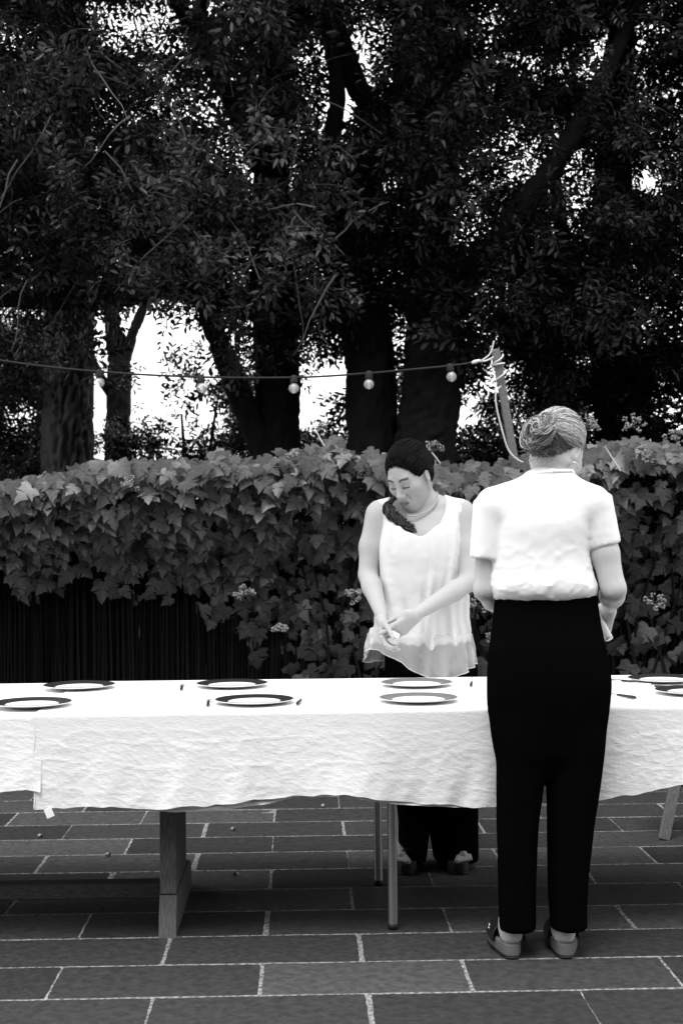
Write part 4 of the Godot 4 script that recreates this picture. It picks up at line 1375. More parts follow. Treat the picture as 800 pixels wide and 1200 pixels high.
func build_person_back() -> void:
	var pr := thing("person", "woman seen from behind in a white T-shirt and black trousers, hair in a bun", "person", Vector3(0.723, 0, -4.375), deg_to_rad(-1.7))
	var f := Field.new()
	f.loft([[0.70, 0.036, 0, 0.15, 0.09], [0.84, 0.04, 0.012, 0.17, 0.10], [1.0, 0.036, 0.0, 0.145, 0.09], [1.11, 0.032, 0, 0.135, 0.085], [1.25, 0.024, -0.005, 0.138, 0.095], [1.37, 0.028, 0, 0.15, 0.09], [1.42, 0.03, 0, 0.12, 0.065]], 0.03)
	f.cone(Vector3(0.035, 1.40, 0.0), Vector3(0.062, 1.54, -0.03), 0.062, 0.051, 0.04)
	f.cone(Vector3(0.04, 1.44, 0.0), Vector3(-0.12, 1.39, 0.005), 0.032, 0.04, 0.03)
	f.cone(Vector3(0.05, 1.445, 0.0), Vector3(0.17, 1.39, 0.005), 0.032, 0.04, 0.03)
	var eR := Vector3(0.238, 1.128, 0.03)
	var wR := Vector3(0.262, 1.062, -0.175)
	var eL := Vector3(-0.152, 1.13, 0.0)
	var wL := Vector3(-0.055, 1.035, -0.195)
	f.cone(Vector3(0.186, 1.37, 0.0), Vector3(0.216, 1.24, 0.012), 0.042, 0.042, 0.015)
	f.cone(Vector3(0.216, 1.24, 0.012), eR, 0.042, 0.038, 0.02)
	f.cone(eR, eR.lerp(wR, 0.35), 0.0385, 0.038, 0.012)
	f.cone(eR.lerp(wR, 0.35), wR, 0.038, 0.0235, 0.015)
	f.cone(Vector3(-0.133, 1.37, 0.0), eL, 0.041, 0.035, 0.015)
	f.cone(eL, eL.lerp(wL, 0.35), 0.036, 0.037, 0.012)
	f.cone(eL.lerp(wL, 0.35), wL, 0.037, 0.0235, 0.015)
	for s in [-1.0, 1.0]:
		var hx := -0.045 if s < 0 else 0.115
		var ax := -0.082 if s < 0 else 0.080
		f.cone(Vector3(hx, 0.80, 0.0), Vector3(lerpf(hx, ax, 0.5), 0.46, 0.0), 0.078, 0.05, 0.05)
		f.cone(Vector3(lerpf(hx, ax, 0.5), 0.46, 0.0), Vector3(ax, 0.11, -0.015), 0.05, 0.033, 0.03)
		f.cone(Vector3(ax, 0.11, -0.015), Vector3(ax, 0.068, 0.0), 0.032, 0.031, 0.02)
		f.cone(Vector3(ax, 0.075, -0.02), Vector3(ax + 0.012 * s, 0.052, -0.18), 0.031, 0.02, 0.03)
	var g := Geo.new()
	var skin := Color(0.52, 0.52, 0.52)
	f.mesh_into(g, Vector3(-0.32, 0.02, -0.28), Vector3(0.36, 1.60, 0.2), 0.011, Transform3D.IDENTITY, null, skin)
	var hr := hand_field(wR, eR, Vector3(-0.06, -0.72, -0.6), Vector3(-0.9, -0.1, 0.25), true, [0.55, 0.6, 0.62, 0.6], Vector3(0.75, 0.45, 0.55))
	hr.mesh_into(g, wR - Vector3(0.1, 0.2, 0.2), wR + Vector3(0.1, 0.08, 0.1), 0.0035, Transform3D.IDENTITY, null, skin)
	var hl := hand_field(wL, eL, Vector3(0.6, -0.3, -0.6), Vector3(0.4, -0.7, -0.1), false, [0.45, 0.5, 0.5, 0.5], Vector3(0.75, 0.5, 0.4))
	hl.mesh_into(g, wL - Vector3(0.08, 0.15, 0.2), wL + Vector3(0.2, 0.1, 0.1), 0.0045, Transform3D.IDENTITY, null, skin)
	# head bowed and turned to her right
	var hz := Vector3(0.50, -0.56, -0.72).normalized()
	var hy := (Vector3(0.16, 1, 0.0) - hz * hz.dot(Vector3(0.16, 1, 0.0))).normalized()
	var head := Transform3D(Basis(hy.cross(hz), hy, hz), Vector3(0.080, 1.560, -0.04))
	var inv := head.affine_inverse()
	head_field(inv * Vector3(0.058, 1.50, -0.02)).mesh_into(g, Vector3(-0.1, -0.2, -0.17), Vector3(0.1, 0.14, 0.13), 0.0045, head, face_colour(0.52, 0.12, 0.3))
	obj("body", g.done(), M.skin, pr)

	# hair
	var h := Geo.new()
	var hf := Field.new()
	hf.egg(Vector3(0, 0.034, -0.018), Vector3(0.079, 0.09, 0.098), 0.02)
	hf.egg(Vector3(0, -0.03, -0.058), Vector3(0.052, 0.046, 0.04), 0.03)
	hf.egg(Vector3(0, -0.045, 0.09), Vector3(0.12, 0.1, 0.075), 0.01, -1)
	for s in [-1.0, 1.0]: hf.egg(Vector3(0.078 * s, -0.032, 0.0), Vector3(0.03, 0.045, 0.035), 0.01, -1)
	var hn := noise(61, 1.0, 2)
	hf.disp = func(p: Vector3) -> float: return 0.0045 * hn.get_noise_3d(p.x * 190.0, p.y * 35.0, p.z * 70.0)
	hf.egg(Vector3(0, 0.0, -0.116), Vector3(0.034, 0.034, 0.026), 0.012)
	hf.mesh_into(h, Vector3(-0.1, -0.11, -0.17), Vector3(0.1, 0.14, 0.11), 0.0035, head, func(p: Vector3) -> Color:
		var v := 0.1 + 0.11 * hn.get_noise_3d(p.x * 260.0, p.y * 35.0, p.z * 90.0)
		return Color(v, v, v))
	var r := RandomNumberGenerator.new()
	r.seed = 404
	var bun := Vector3(0, -0.18, -0.95)
	var sg := Geo.new()
	# swept from the brow and temples over the crown
	strands(sg, r, 420, Vector3(0, 0.034, -0.018), Vector3(0.080, 0.091, 0.099), func(q: RandomNumberGenerator) -> Vector3:
		var a := q.randf_range(-2.3, 2.3)
		return Vector3(sin(a), 0.95 * cos(a * 0.62) - 0.25, 0.62 - 0.25 * absf(a) * 0.5).normalized(), bun, [0.1, 0.6], 0.0018)
	# drawn up from the nape, darker underneath
	strands(sg, r, 420, Vector3(0, 0.03, -0.02), Vector3(0.078, 0.1, 0.104), func(q: RandomNumberGenerator) -> Vector3:
		var a := q.randf_range(-1.0, 1.0)
		return Vector3(a * 0.95, -0.86 + 0.45 * a * a + 0.1 * q.randf(), -0.5 - 0.3 * q.randf() + 0.35 * a * a).normalized(), bun, [0.03, 0.22], 0.0017, 0.02)
	h.merge(sg, head)
	# bun: looped locks
	var locks := [[Vector3(0.012, -0.032, -0.134), 0.034, 0.15, 0.6], [Vector3(0.006, -0.03, -0.142), 0.021, -0.3, 0.6], [Vector3(0.0, 0.006, -0.132), 0.032, 1.3, 0.35], [Vector3(-0.016, -0.012, -0.138), 0.034, 2.5, 0.45], [Vector3(0.016, -0.006, -0.138), 0.024, 0.9, 0.35], [Vector3(-0.022, -0.03, -0.128), 0.026, 0.5, 0.4]]
	for e in locks:
		for k in 26:
			var pts := []
			var rad := []
			var off := Vector3(r.randf_range(-1, 1), r.randf_range(-1, 1), r.randf_range(-1, 1)) * 0.0115
			var c := r.randf_range(0.09, e[3] * 1.1)
			var wob := Vector3(r.randf_range(-1, 1), r.randf_range(-1, 1), r.randf_range(-1, 1)) * 0.006
			var b := Basis(Vector3.BACK, e[2]) * Basis(Vector3.RIGHT, 0.4 * sin(e[2] * 2.0))
			for i in 15:
				var th := TAU * (i / 14.0) * 0.92 + r.randf_range(-0.02, 0.02)
				pts.append(e[0] + off + wob * sin(th * 2.0 + k) + b * Vector3(sin(th) * e[1] * 0.75, -cos(th) * e[1] * 1.1, 0.012 * cos(th)))
				rad.append(0.0017)
			var lk := Geo.new()
			tube_into(lk, pts, rad, 4, Color(c, c, c), null, false)
			h.merge(lk, head)
	# flyaway ends round the bun and nape
	for k in 150:
		var b0 := Vector3(r.randf_range(-0.045, 0.035), r.randf_range(-0.055, 0.035), -0.125)
		if k > 70: b0 = Vector3(r.randf_range(-0.045, 0.045), r.randf_range(-0.075, -0.045), r.randf_range(-0.085, -0.06))
		var d := Vector3(r.randf_range(-1, 1), r.randf_range(-0.8, 0.5), r.randf_range(-1.0, 0.1)).normalized()
		var l := r.randf_range(0.02, 0.05)
		var wv := Vector3(r.randf_range(-1, 1), r.randf_range(-1, 1), 0) * 0.01
		var lk := Geo.new()
		var c := r.randf_range(0.1, 0.35)
		tube_into(lk, [b0, b0 + d * l * 0.5 + wv, b0 + d * l + wv * 0.3], [0.0011, 0.0009, 0.0004], 3, Color(c, c, c), null, false)
		h.merge(lk, head)
	obj("hair", h.done(), M.hair, pr)
	var tie := Geo.new()
	var tp := []
	var tr := []
	for k in 19:
		var th := TAU * k / 18.0
		tp.append(head * Vector3(0.004 + 0.021 * sin(th), 0.036 + 0.016 * cos(th), -0.112 - 0.010 * cos(th)))
		tr.append(0.0045 + 0.0012 * sin(th * 5.0))
	tube_into(tie, tp, tr, 8)
	obj("hair_tie", tie.done(), M.rubber, pr)
	# hoop earring on the visible ear
	var hp := []
	var hrad := []
	var ear := head * Vector3(-0.078, -0.042, -0.006)
	if (head * Vector3(0.078, -0.042, -0.006)).x > ear.x: ear = head * Vector3(0.078, -0.042, -0.006)
	for k in 25:
		var th := TAU * k / 24.0
		hp.append(ear + Vector3(0.0135 * sin(th) - 0.002, 0.0145 * cos(th) - 0.014, 0.012 + 0.004 * sin(th)))
		hrad.append(0.0016)
	obj("earring", tube(hp, hrad, 7), M.silver, pr)

	# T-shirt
	var tn := noise(301, 1.0, 3)
	var sf := Field.new()
	sf.loft([[1.098, 0.030, 0.0, 0.156, 0.104], [1.118, 0.029, 0.002, 0.166, 0.116], [1.145, 0.026, 0.003, 0.168, 0.12], [1.19, 0.019, 0.0, 0.160, 0.114], [1.25, 0.018, -0.003, 0.156, 0.113], [1.33, 0.024, 0.0, 0.157, 0.112], [1.385, 0.028, 0.0, 0.155, 0.1], [1.425, 0.035, 0.0, 0.118, 0.09], [1.455, 0.044, -0.002, 0.086, 0.077], [1.487, 0.052, -0.006, 0.067, 0.066]], 0.035, 2.1)
	sf.cone(Vector3(0.04, 1.452, 0.0), Vector3(-0.125, 1.392, 0.003), 0.045, 0.056, 0.045)
	sf.cone(Vector3(0.046, 1.457, 0.0), Vector3(0.182, 1.396, 0.003), 0.045, 0.056, 0.045)
	sf.pipe(Vector3(-0.128, 1.40, 0.002), Vector3(-0.149, 1.222, 0.004), 0.060, 0.053, 0.012)
	sf.pipe(Vector3(0.180, 1.41, 0.002), Vector3(0.214, 1.258, 0.006), 0.063, 0.056, 0.012)
	sf.disp = func(p: Vector3) -> float:
		var low := smoothstep(1.34, 1.12, p.y)
		var a := absf(tn.get_noise_3d(p.x * 5.0 + p.y * 4.0, p.y * 15.0 - p.x * 3.5, p.z * 4.0))
		var b := absf(tn.get_noise_3d(p.x * 7.0 - p.y * 6.0 + 9.0, p.y * 10.0 + p.x * 6.0, 5.0))
		return -0.0024 * low * pow(1.0 - minf(a * 3.2, 1.0), 2.0) - 0.0026 * (0.3 + low) * pow(1.0 - minf(b * 3.6, 1.0), 2.0) + 0.002
	var shirt := obj("shirt", sf.mesh(Vector3(-0.28, 1.06, -0.2), Vector3(0.34, 1.54, 0.2), 0.0065), M.cotton, pr)
	var cp := []
	var cr := []
	for k in 33:
		var th := TAU * k / 32.0
		cp.append(Vector3(0.05 + 0.0715 * sin(th), 1.489 + 0.006 * sin(th) - 0.012 * (1.0 - cos(th)) * 0.5 - 0.03 * maxf(-cos(th), 0.0), -0.004 + 0.062 * cos(th)))
		cr.append(0.0072)
	obj("collar", tube(cp, cr, 8), M.cotton, shirt)

	# trousers
	var tf := Field.new()
	tf.loft([[0.56, 0.036, 0, 0.08, 0.07], [0.62, 0.038, 0, 0.14, 0.1], [0.66, 0.04, 0, 0.163, 0.11], [0.70, 0.0395, 0.002, 0.175, 0.116], [0.75, 0.039, 0.006, 0.184, 0.12], [0.84, 0.04, 0.012, 0.190, 0.122], [0.945, 0.036, 0.01, 0.182, 0.115], [1.03, 0.035, 0, 0.167, 0.104], [1.118, 0.034, 0, 0.156, 0.096]], 0.02)
	tf.loft([[0.084, -0.0625, 0, 0.057, 0.07], [0.2, -0.0625, 0, 0.0585, 0.074], [0.415, -0.058, 0, 0.0645, 0.085], [0.575, -0.0475, 0, 0.075, 0.10], [0.70, -0.04, 0, 0.084, 0.106], [0.86, -0.02, 0, 0.06, 0.07]], 0.03)
	tf.loft([[0.084, 0.094, 0, 0.056, 0.07], [0.2, 0.0925, 0, 0.0605, 0.074], [0.415, 0.1045, 0, 0.0735, 0.085], [0.575, 0.1155, 0, 0.0855, 0.10], [0.70, 0.122, 0, 0.086, 0.106], [0.86, 0.1, 0, 0.06, 0.07]], 0.01)
	tf.disp = func(p: Vector3) -> float:
		return 0.003 * tn.get_noise_3d(p.x * 9.0, p.y * 3.0, p.z * 9.0)
	var tro := obj("trousers", tf.mesh(Vector3(-0.2, 0.06, -0.18), Vector3(0.28, 1.15, 0.18), 0.0105), M.black_cloth, pr)
	var wb := Geo.new()
	var wp := []
	for k in 41:
		var th := TAU * k / 40.0
		wp.append(Vector3(0.034 + 0.1575 * sin(th), 1.1, 0.0975 * cos(th)))
	var wr := []
	for k in wp.size(): wr.append(0.004)
	tube_into(wb, wp, wr, 6)
	obj("waistband", wb.done(), M.black_cloth, tro)
	shoe(pr, Vector3(-0.082, 0.004, 0.043), 0.05, 0.245, -1.0, M.cork, 0.044)
	shoe(pr, Vector3(0.080, 0.004, 0.043), -0.05, 0.245, 1.0, M.cork, 0.044)

	# rolled napkin in her right hand
	var nk := thing("rolled_napkin", "white rolled napkin held in the hand of the woman in the T-shirt", "napkin", pr.position, pr.rotation.y)
	var ng := Geo.new()
	var c0 := Vector3(0.214, 1.06, -0.215)
	var c1 := Vector3(0.256, 0.962, -0.15)
	for turn in 3:
		var rr := 0.008 + 0.0035 * turn
		tube_into(ng, [c0 - (c1 - c0) * 0.02 * turn, c0.lerp(c1, 0.33), c0.lerp(c1, 0.66), c1 - (c1 - c0) * 0.03 * (2 - turn)], [rr * 1.25, rr * 1.1, rr, rr * 0.95], 16)
	obj("roll", ng.done(), M.cotton, nk)
	obj("loose_flap", box(Vector3(-0.002, 0, -0.018), Vector3(0.002, 0.06, 0.018), 0.001, Transform3D(Basis(Vector3.BACK, 0.45), c0 + Vector3(0.012, -0.055, 0.012))), M.cotton, nk)

func build_person_front() -> void:
	var pr := thing("person", "woman with dark tied-back hair in a loose white sleeveless blouse, head bowed", "person", Vector3(0.49, 0, -5.60), deg_to_rad(-1.7))
	var skin := Color(0.4, 0.4, 0.4)
	var f := Field.new()
	f.loft([[0.70, 0.03, -0.02, 0.15, 0.10], [0.80, 0.02, -0.02, 0.17, 0.105], [0.95, 0.0, -0.012, 0.145, 0.09], [1.05, -0.005, 0.005, 0.138, 0.088], [1.2, -0.01, 0.028, 0.145, 0.098], [1.3, -0.012, 0.033, 0.15, 0.09], [1.37, -0.012, 0.02, 0.155, 0.07], [1.41, -0.012, 0.01, 0.12, 0.05]], 0.03)
	f.cone(Vector3(-0.004, 1.385, 0.012), Vector3(-0.03, 1.50, 0.045), 0.056, 0.049, 0.035)
	f.cone(Vector3(-0.02, 1.432, 0.008), Vector3(-0.165, 1.388, 0.0), 0.032, 0.04, 0.045)
	f.cone(Vector3(0.0, 1.435, 0.008), Vector3(0.145, 1.386, 0.0), 0.032, 0.04, 0.045)
	for s in [-1.0, 1.0]:
		f.cone(Vector3(-0.022 + 0.02 * s, 1.392, 0.062), Vector3(-0.012 + 0.13 * s, 1.41, 0.03), 0.009, 0.009, 0.02)
		f.cone(Vector3(-0.018 + 0.008 * s, 1.405, 0.06), Vector3(-0.03 + 0.05 * s, 1.50, 0.03), 0.009, 0.012, 0.02)
	var eR := Vector3(-0.222, 1.14, 0.02)
	var wR := Vector3(-0.172, 0.985, 0.195)
	var eL := Vector3(0.168, 1.112, 0.095)
	var wL := Vector3(-0.045, 0.995, 0.225)
	f.cone(Vector3(-0.18, 1.375, 0.0), Vector3(-0.208, 1.25, 0.005), 0.049, 0.046, 0.03)
	f.cone(Vector3(-0.208, 1.25, 0.005), eR, 0.046, 0.038, 0.02)
	f.cone(eR, eR.lerp(wR, 0.3), 0.038, 0.0395, 0.012)
	f.cone(eR.lerp(wR, 0.3), wR, 0.0395, 0.024, 0.015)
	f.cone(Vector3(0.155, 1.375, 0.0), Vector3(0.162, 1.24, 0.045), 0.049, 0.045, 0.03)
	f.cone(Vector3(0.162, 1.24, 0.045), eL, 0.045, 0.038, 0.02)
	f.cone(eL, eL.lerp(wL, 0.3), 0.038, 0.0385, 0.012)
	f.cone(eL.lerp(wL, 0.3), wL, 0.0385, 0.024, 0.015)
	for s in [-1.0, 1.0]:
		var ax := -0.095 if s < 0 else 0.118
		var hx := -0.06 if s < 0 else 0.1
		f.cone(Vector3(hx, 0.78, -0.02), Vector3(lerpf(hx, ax, 0.5), 0.46, 0.0), 0.078, 0.05, 0.05)
		f.cone(Vector3(lerpf(hx, ax, 0.5), 0.46, 0.0), Vector3(ax, 0.12, -0.01), 0.05, 0.033, 0.03)
		f.cone(Vector3(ax, 0.11, -0.01), Vector3(ax, 0.08, -0.02), 0.032, 0.031, 0.02)
		f.cone(Vector3(ax, 0.085, 0.0), Vector3(ax + 0.012 * s, 0.062, 0.135), 0.03, 0.021, 0.03)
	var g := Geo.new()
	f.mesh_into(g, Vector3(-0.32, 0.02, -0.2), Vector3(0.28, 1.56, 0.3), 0.011, Transform3D.IDENTITY, null, skin)
	# toes
	var toes := Field.new()
	for s in [-1.0, 1.0]:
		var ax := -0.095 if s < 0 else 0.118
		for k in 5:
			var tx: float = ax + 0.012 * s + s * (-0.026 + k * 0.0135)
			var z1 := 0.185 - 0.009 * k - (0.004 if k == 0 else 0.0)
			toes.cone(Vector3(ax + 0.01 * s + (tx - ax) * 0.6, 0.062, 0.115), Vector3(tx, 0.053, z1), 0.012, 0.0105 if k == 0 else 0.008, 0.006)
	toes.mesh_into(g, Vector3(-0.18, 0.03, 0.09), Vector3(0.2, 0.09, 0.22), 0.005, Transform3D.IDENTITY, null, skin)
	var hr := hand_field(wR, eR, Vector3(0.02, -0.9, 0.2), Vector3(0.85, 0.1, 0.15), true, [0.6, 0.62, 0.6, 0.55], Vector3(0.75, 0.5, 0.6), 0.97)
	hr.mesh_into(g, wR - Vector3(0.1, 0.2, 0.1), wR + Vector3(0.16, 0.06, 0.18), 0.0035, Transform3D.IDENTITY, null, skin)
	var hl := hand_field(wL, eL, Vector3(-0.7, -0.62, 0.12), Vector3(-0.45, 0.25, -0.8), false, [0.22, 0.34, 0.44, 0.52], Vector3(0.9, 0.2, 0.3), 0.97)
	hl.mesh_into(g, wL - Vector3(0.2, 0.2, 0.1), wL + Vector3(0.09, 0.06, 0.15), 0.0035, Transform3D.IDENTITY, null, skin)
	var hz := Vector3(-0.50, -0.52, 0.70).normalized()
	var upv := Vector3(-0.06, 1, 0)
	var hy := (upv - hz * hz.dot(upv)).normalized()
	var head := Transform3D(Basis(hy.cross(hz) * 0.97, hy * 1.05, hz * 1.04), Vector3(-0.058, 1.523, 0.07))
	var inv := head.affine_inverse()
	head_field(inv * Vector3(-0.024, 1.455, 0.028)).mesh_into(g, Vector3(-0.1, -0.2, -0.17), Vector3(0.1, 0.14, 0.13), 0.0026, head, face_colour(0.37, 0.03, 0.2))
	obj("body", g.done(), M.skin, pr)

	# dark hair drawn back
	var h := Geo.new()
	var hf := Field.new()
	hf.egg(Vector3(0, 0.036, -0.018), Vector3(0.082, 0.094, 0.102), 0.02)
	hf.egg(Vector3(0, -0.02, -0.06), Vector3(0.066, 0.055, 0.05), 0.03)
	hf.egg(Vector3(0, -0.014, 0.1), Vector3(0.1, 0.108, 0.076), 0.006, -1)
	for s in [-1.0, 1.0]: hf.egg(Vector3(0.084 * s, -0.03, 0.008), Vector3(0.026, 0.045, 0.032), 0.01, -1)
	hf.egg(Vector3(0, 0.0, -0.125), Vector3(0.042, 0.042, 0.032), 0.012)
	var hn := noise(62, 1.0, 2)
	hf.disp = func(p: Vector3) -> float: return 0.003 * hn.get_noise_3d(p.x * 140.0, p.y * 140.0, p.z * 35.0)
	hf.mesh_into(h, Vector3(-0.1, -0.1, -0.18), Vector3(0.1, 0.15, 0.11), 0.0045, head, null, Color(0.006, 0.006, 0.006))
	var r := RandomNumberGenerator.new()
	r.seed = 505
	var sg := Geo.new()
	strands(sg, r, 320, Vector3(0, 0.036, -0.018), Vector3(0.083, 0.095, 0.103), func(q: RandomNumberGenerator) -> Vector3:
		var a := q.randf_range(-2.2, 2.2)
		return Vector3(sin(a), 1.05 * cos(a * 0.62) - 0.2, 0.66 - 0.2 * absf(a)).normalized(), Vector3(0, -0.2, -0.97), [0.004, 0.018], 0.0015)
	for k in 260:
		var a := r.randf_range(-1.9, 1.9)
		var d0 := hairline(a, Vector3(0, 0.036, -0.018), Vector3(0.078, 0.09, 0.098), Vector3(0, -0.014, 0.1), Vector3(0.1, 0.108, 0.076) * r.randf_range(0.88, 1.02))
		var d1 := (d0.slerp(Vector3(sin(a) * 0.5, 0.25, -0.9).normalized(), r.randf_range(0.25, 0.5)) + Vector3(r.randf_range(-0.05, 0.05), 0, 0)).normalized()
		var pts := []
		for i in 5: pts.append(Vector3(0, 0.036, -0.018) + d0.slerp(d1, i / 4.0) * Vector3(0.083, 0.095, 0.103) * lerpf(0.93, 1.02, minf(i / 2.0, 1.0)))
		var lk := Geo.new()
		var c := r.randf_range(0.004, 0.018)
		tube_into(lk, pts, [0.0004, 0.0012, 0.0015, 0.0015, 0.001], 3, Color(c, c, c), null, false)
		h.merge(lk, head)
	h.merge(sg, head)
	obj("hair", h.done(), M.hair_dark, pr)
	for s in [-1.0, 1.0]:
		var ee := Geo.new()
		tube_into(ee, [head * Vector3(0.078 * s, -0.036, 0.0), head * Vector3(0.079 * s, -0.04, 0.002) + Vector3(0, -0.012, 0), head * Vector3(0.079 * s, -0.04, 0.002) + Vector3(0, -0.026, 0)], [0.0012, 0.0018, 0.0012], 6)
		obj("earring", ee.done(), M.silver, pr)

	# blouse
	var bn := noise(302, 1.0, 3)
	var bl := [[0.868, -0.02, 0.0, 0.192, 0.124], [0.95, -0.016, 0.0, 0.184, 0.12], [1.05, -0.011, 0.006, 0.177, 0.117], [1.15, -0.011, 0.02, 0.166, 0.117], [1.25, -0.012, 0.035, 0.161, 0.117], [1.33, -0.012, 0.034, 0.158, 0.104], [1.385, -0.012, 0.018, 0.16, 0.08], [1.42, -0.012, 0.008, 0.14, 0.055]]
	var bf := Field.new()
	bf.loft(bl, 0.02)
	bf.cone(Vector3(-0.02, 1.436, 0.006), Vector3(-0.158, 1.392, 0.0), 0.034, 0.043, 0.04)
	bf.cone(Vector3(0.0, 1.439, 0.006), Vector3(0.138, 1.39, 0.0), 0.034, 0.043, 0.04)
	bf.egg(Vector3(-0.026, 1.475, 0.085), Vector3(0.118, 0.188, 0.2), 0.006, -1)
	var fold := func(p: Vector3) -> float:
		var low := clampf((1.27 - p.y) / 0.36, 0.0, 1.0)
		var wv := bn.get_noise_2d(p.x * 3.0, p.y * 1.5) * 3.0
		var s := sin(p.x * 78.0 + wv) * 0.5 + 0.5 * sin(p.x * 131.0 + 2.0 * wv + 1.0)
		var mid := exp(-pow((p.x + 0.005 - 0.02 * low) / 0.014, 2.0))
		return (-0.010 * s * (0.4 + 0.6 * low) - 0.012 * mid * low + 0.003 * bn.get_noise_3d(p.x * 8.0, p.y * 12.0, p.z * 6.0)) * (0.4 if p.y > 1.38 else 1.0)
	bf.disp = fold
	var blouse := obj("blouse", bf.mesh(Vector3(-0.26, 0.84, -0.18), Vector3(0.24, 1.5, 0.2), 0.0065), M.blouse, pr)
	# sheer outer layer hanging below the lining
	var sh := Geo.new()
	var hem := [[-0.25, 0.862], [-0.2, 0.855], [-0.15, 0.838], [-0.098, 0.806], [-0.04, 0.765], [0.034, 0.736], [0.1, 0.742], [0.166, 0.775], [0.2, 0.80]]
	var rows := []
	for i in 161:
		var th := TAU * i / 160.0
		var row := []
		var fr := smoothstep(-0.3, 0.5, cos(th))
		var bx := -0.02 + 0.2 * sin(th)
		var hy2 := lerpf(0.79, curve_at(hem, bx), fr)
		for k in 22:
			var t := k / 21.0
			var y := lerpf(0.93, hy2, t)
			var fl := 1.0 + 0.05 * t
			var w := lerpf(-0.012, 0.014, smoothstep(0.0, 0.22, t)) + (0.010 * sin(th * 17.0 + 1.3 * sin(th * 5.0)) + 0.007 * bn.get_noise_2d(th * 6.0, t * 2.0)) * smoothstep(0.15, 0.8, t)
			var d := Vector3(sin(th), 0, cos(th))
			var p := Vector3(-0.02 + sin(th) * 0.192 * fl, y, cos(th) * 0.124 * fl) + d * w
			row.append(sh.add(p))
		rows.append(row)
	for i in 160:
		for k in 21: sh.quad(rows[i][k], rows[i][k + 1], rows[i + 1][k + 1], rows[i + 1][k])
	obj("sheer_hem", sh.done(), M.sheer, blouse)
	var he := Geo.new()
	var hpts := []
	var hrd := []
	for i in 161:
		hpts.append(sh.v[rows[i][21]])
		hrd.append(0.0016)
	tube_into(he, hpts, hrd, 5)
	obj("hem_edge", he.done(), M.blouse, blouse)

	# wavy tail of hair brought forward over her right shoulder, and a cord necklace
	var co := Geo.new()
	r.seed = 77
	var spine := [Vector3(-0.02, 1.47, -0.05), Vector3(-0.09, 1.45, 0.0), Vector3(-0.142, 1.412, 0.05), Vector3(-0.134, 1.384, 0.09), Vector3(-0.108, 1.356, 0.108), Vector3(-0.074, 1.332, 0.12), Vector3(-0.05, 1.314, 0.122)]
	var sp := smooth_path(spine, [0.012, 0.014, 0.014, 0.017, 0.019, 0.016, 0.01], 10)
	for k in 190:
		var th := r.randf() * TAU
		var rr := sqrt(r.randf())
		var ph := r.randf() * TAU
		var turns := r.randf_range(3.0, 7.0)
		var amp := r.randf_range(0.004, 0.013)
		var n0 := r.randi_range(0, 25)
		var n1: int = sp[0].size() - r.randi_range(0, 18)
		var pts := []
		var rad := []
		for i in range(n0, n1):
			var t: float = float(i) / sp[0].size()
			var o: Vector3 = Vector3(cos(th), sin(th) * 0.7, sin(th + 1.0) * 0.6) * rr * sp[1][i]
			o += Vector3(cos(ph + t * TAU * turns), sin(ph + t * TAU * turns), cos(ph * 2.0 + t * TAU * turns) * 0.7) * amp * smoothstep(0.25, 0.45, t)
			pts.append(sp[0][i] + o)
			rad.append(0.0016)
		var c := 0.005 + 0.12 * pow(r.randf(), 2.5)
		tube_into(co, pts, rad, 4, Color(c, c, c), null, false)
	obj("ponytail", co.done(), M.hair_tail, pr)
	var np := smooth_path([Vector3(0.052, 1.462, 0.02), Vector3(0.05, 1.43, 0.06), Vector3(0.02, 1.395, 0.088), Vector3(-0.03, 1.372, 0.108), Vector3(-0.07, 1.37, 0.116)], [0.0032, 0.0032, 0.0032, 0.0032, 0.0032], 6)
	obj("necklace", tube(np[0], np[1], 8), M.pale_ribbon, pr)

	# trousers
	var tf := Field.new()
	tf.loft([[0.42, 0.03, 0, 0.175, 0.105], [0.62, 0.028, -0.005, 0.178, 0.11], [0.80, 0.02, -0.02, 0.18, 0.112], [0.97, 0.0, -0.012, 0.155, 0.10]], 0.02)
	tf.loft([[0.024, -0.062, 0.03, 0.058, 0.115], [0.2, -0.05, 0.01, 0.064, 0.095], [0.42, -0.055, 0, 0.086, 0.1], [0.6, -0.055, 0, 0.09, 0.1]], 0.012)
	tf.loft([[0.024, 0.112, 0.03, 0.087, 0.12], [0.2, 0.104, 0.01, 0.098, 0.1], [0.42, 0.104, 0, 0.1, 0.1], [0.6, 0.11, 0, 0.09, 0.1]], 0.012)
	tf.disp = func(p: Vector3) -> float:
		return 0.005 * bn.get_noise_3d(p.x * 12.0, p.y * 2.5, p.z * 9.0)
	obj("trousers", tf.mesh(Vector3(-0.22, 0.01, -0.17), Vector3(0.26, 1.0, 0.17), 0.0115), M.black_cloth, pr)
	shoe(pr, Vector3(-0.095, 0.004, -0.06), PI + 0.08, 0.25, 1.0, M.sole_dark, 0.042)
	shoe(pr, Vector3(0.118, 0.004, -0.06), PI - 0.08, 0.25, -1.0, M.sole_dark, 0.042)

	var nk := thing("paper_scrap", "small crumpled white scrap between the bowed woman's fingertips", "paper", pr.position, pr.rotation.y)
	var pg := Field.new()
	pg.egg(Vector3(-0.122, 0.918, 0.255), Vector3(0.014, 0.011, 0.012), 0.004)
	pg.egg(Vector3(-0.134, 0.926, 0.25), Vector3(0.009, 0.012, 0.008), 0.004)
	pg.disp = func(p: Vector3) -> float: return 0.003 * bn.get_noise_3d(p.x * 220.0, p.y * 220.0, p.z * 220.0)
	obj("scrap", pg.mesh(Vector3(-0.16, 0.89, 0.22), Vector3(-0.09, 0.95, 0.29), 0.0025), M.cotton, nk)

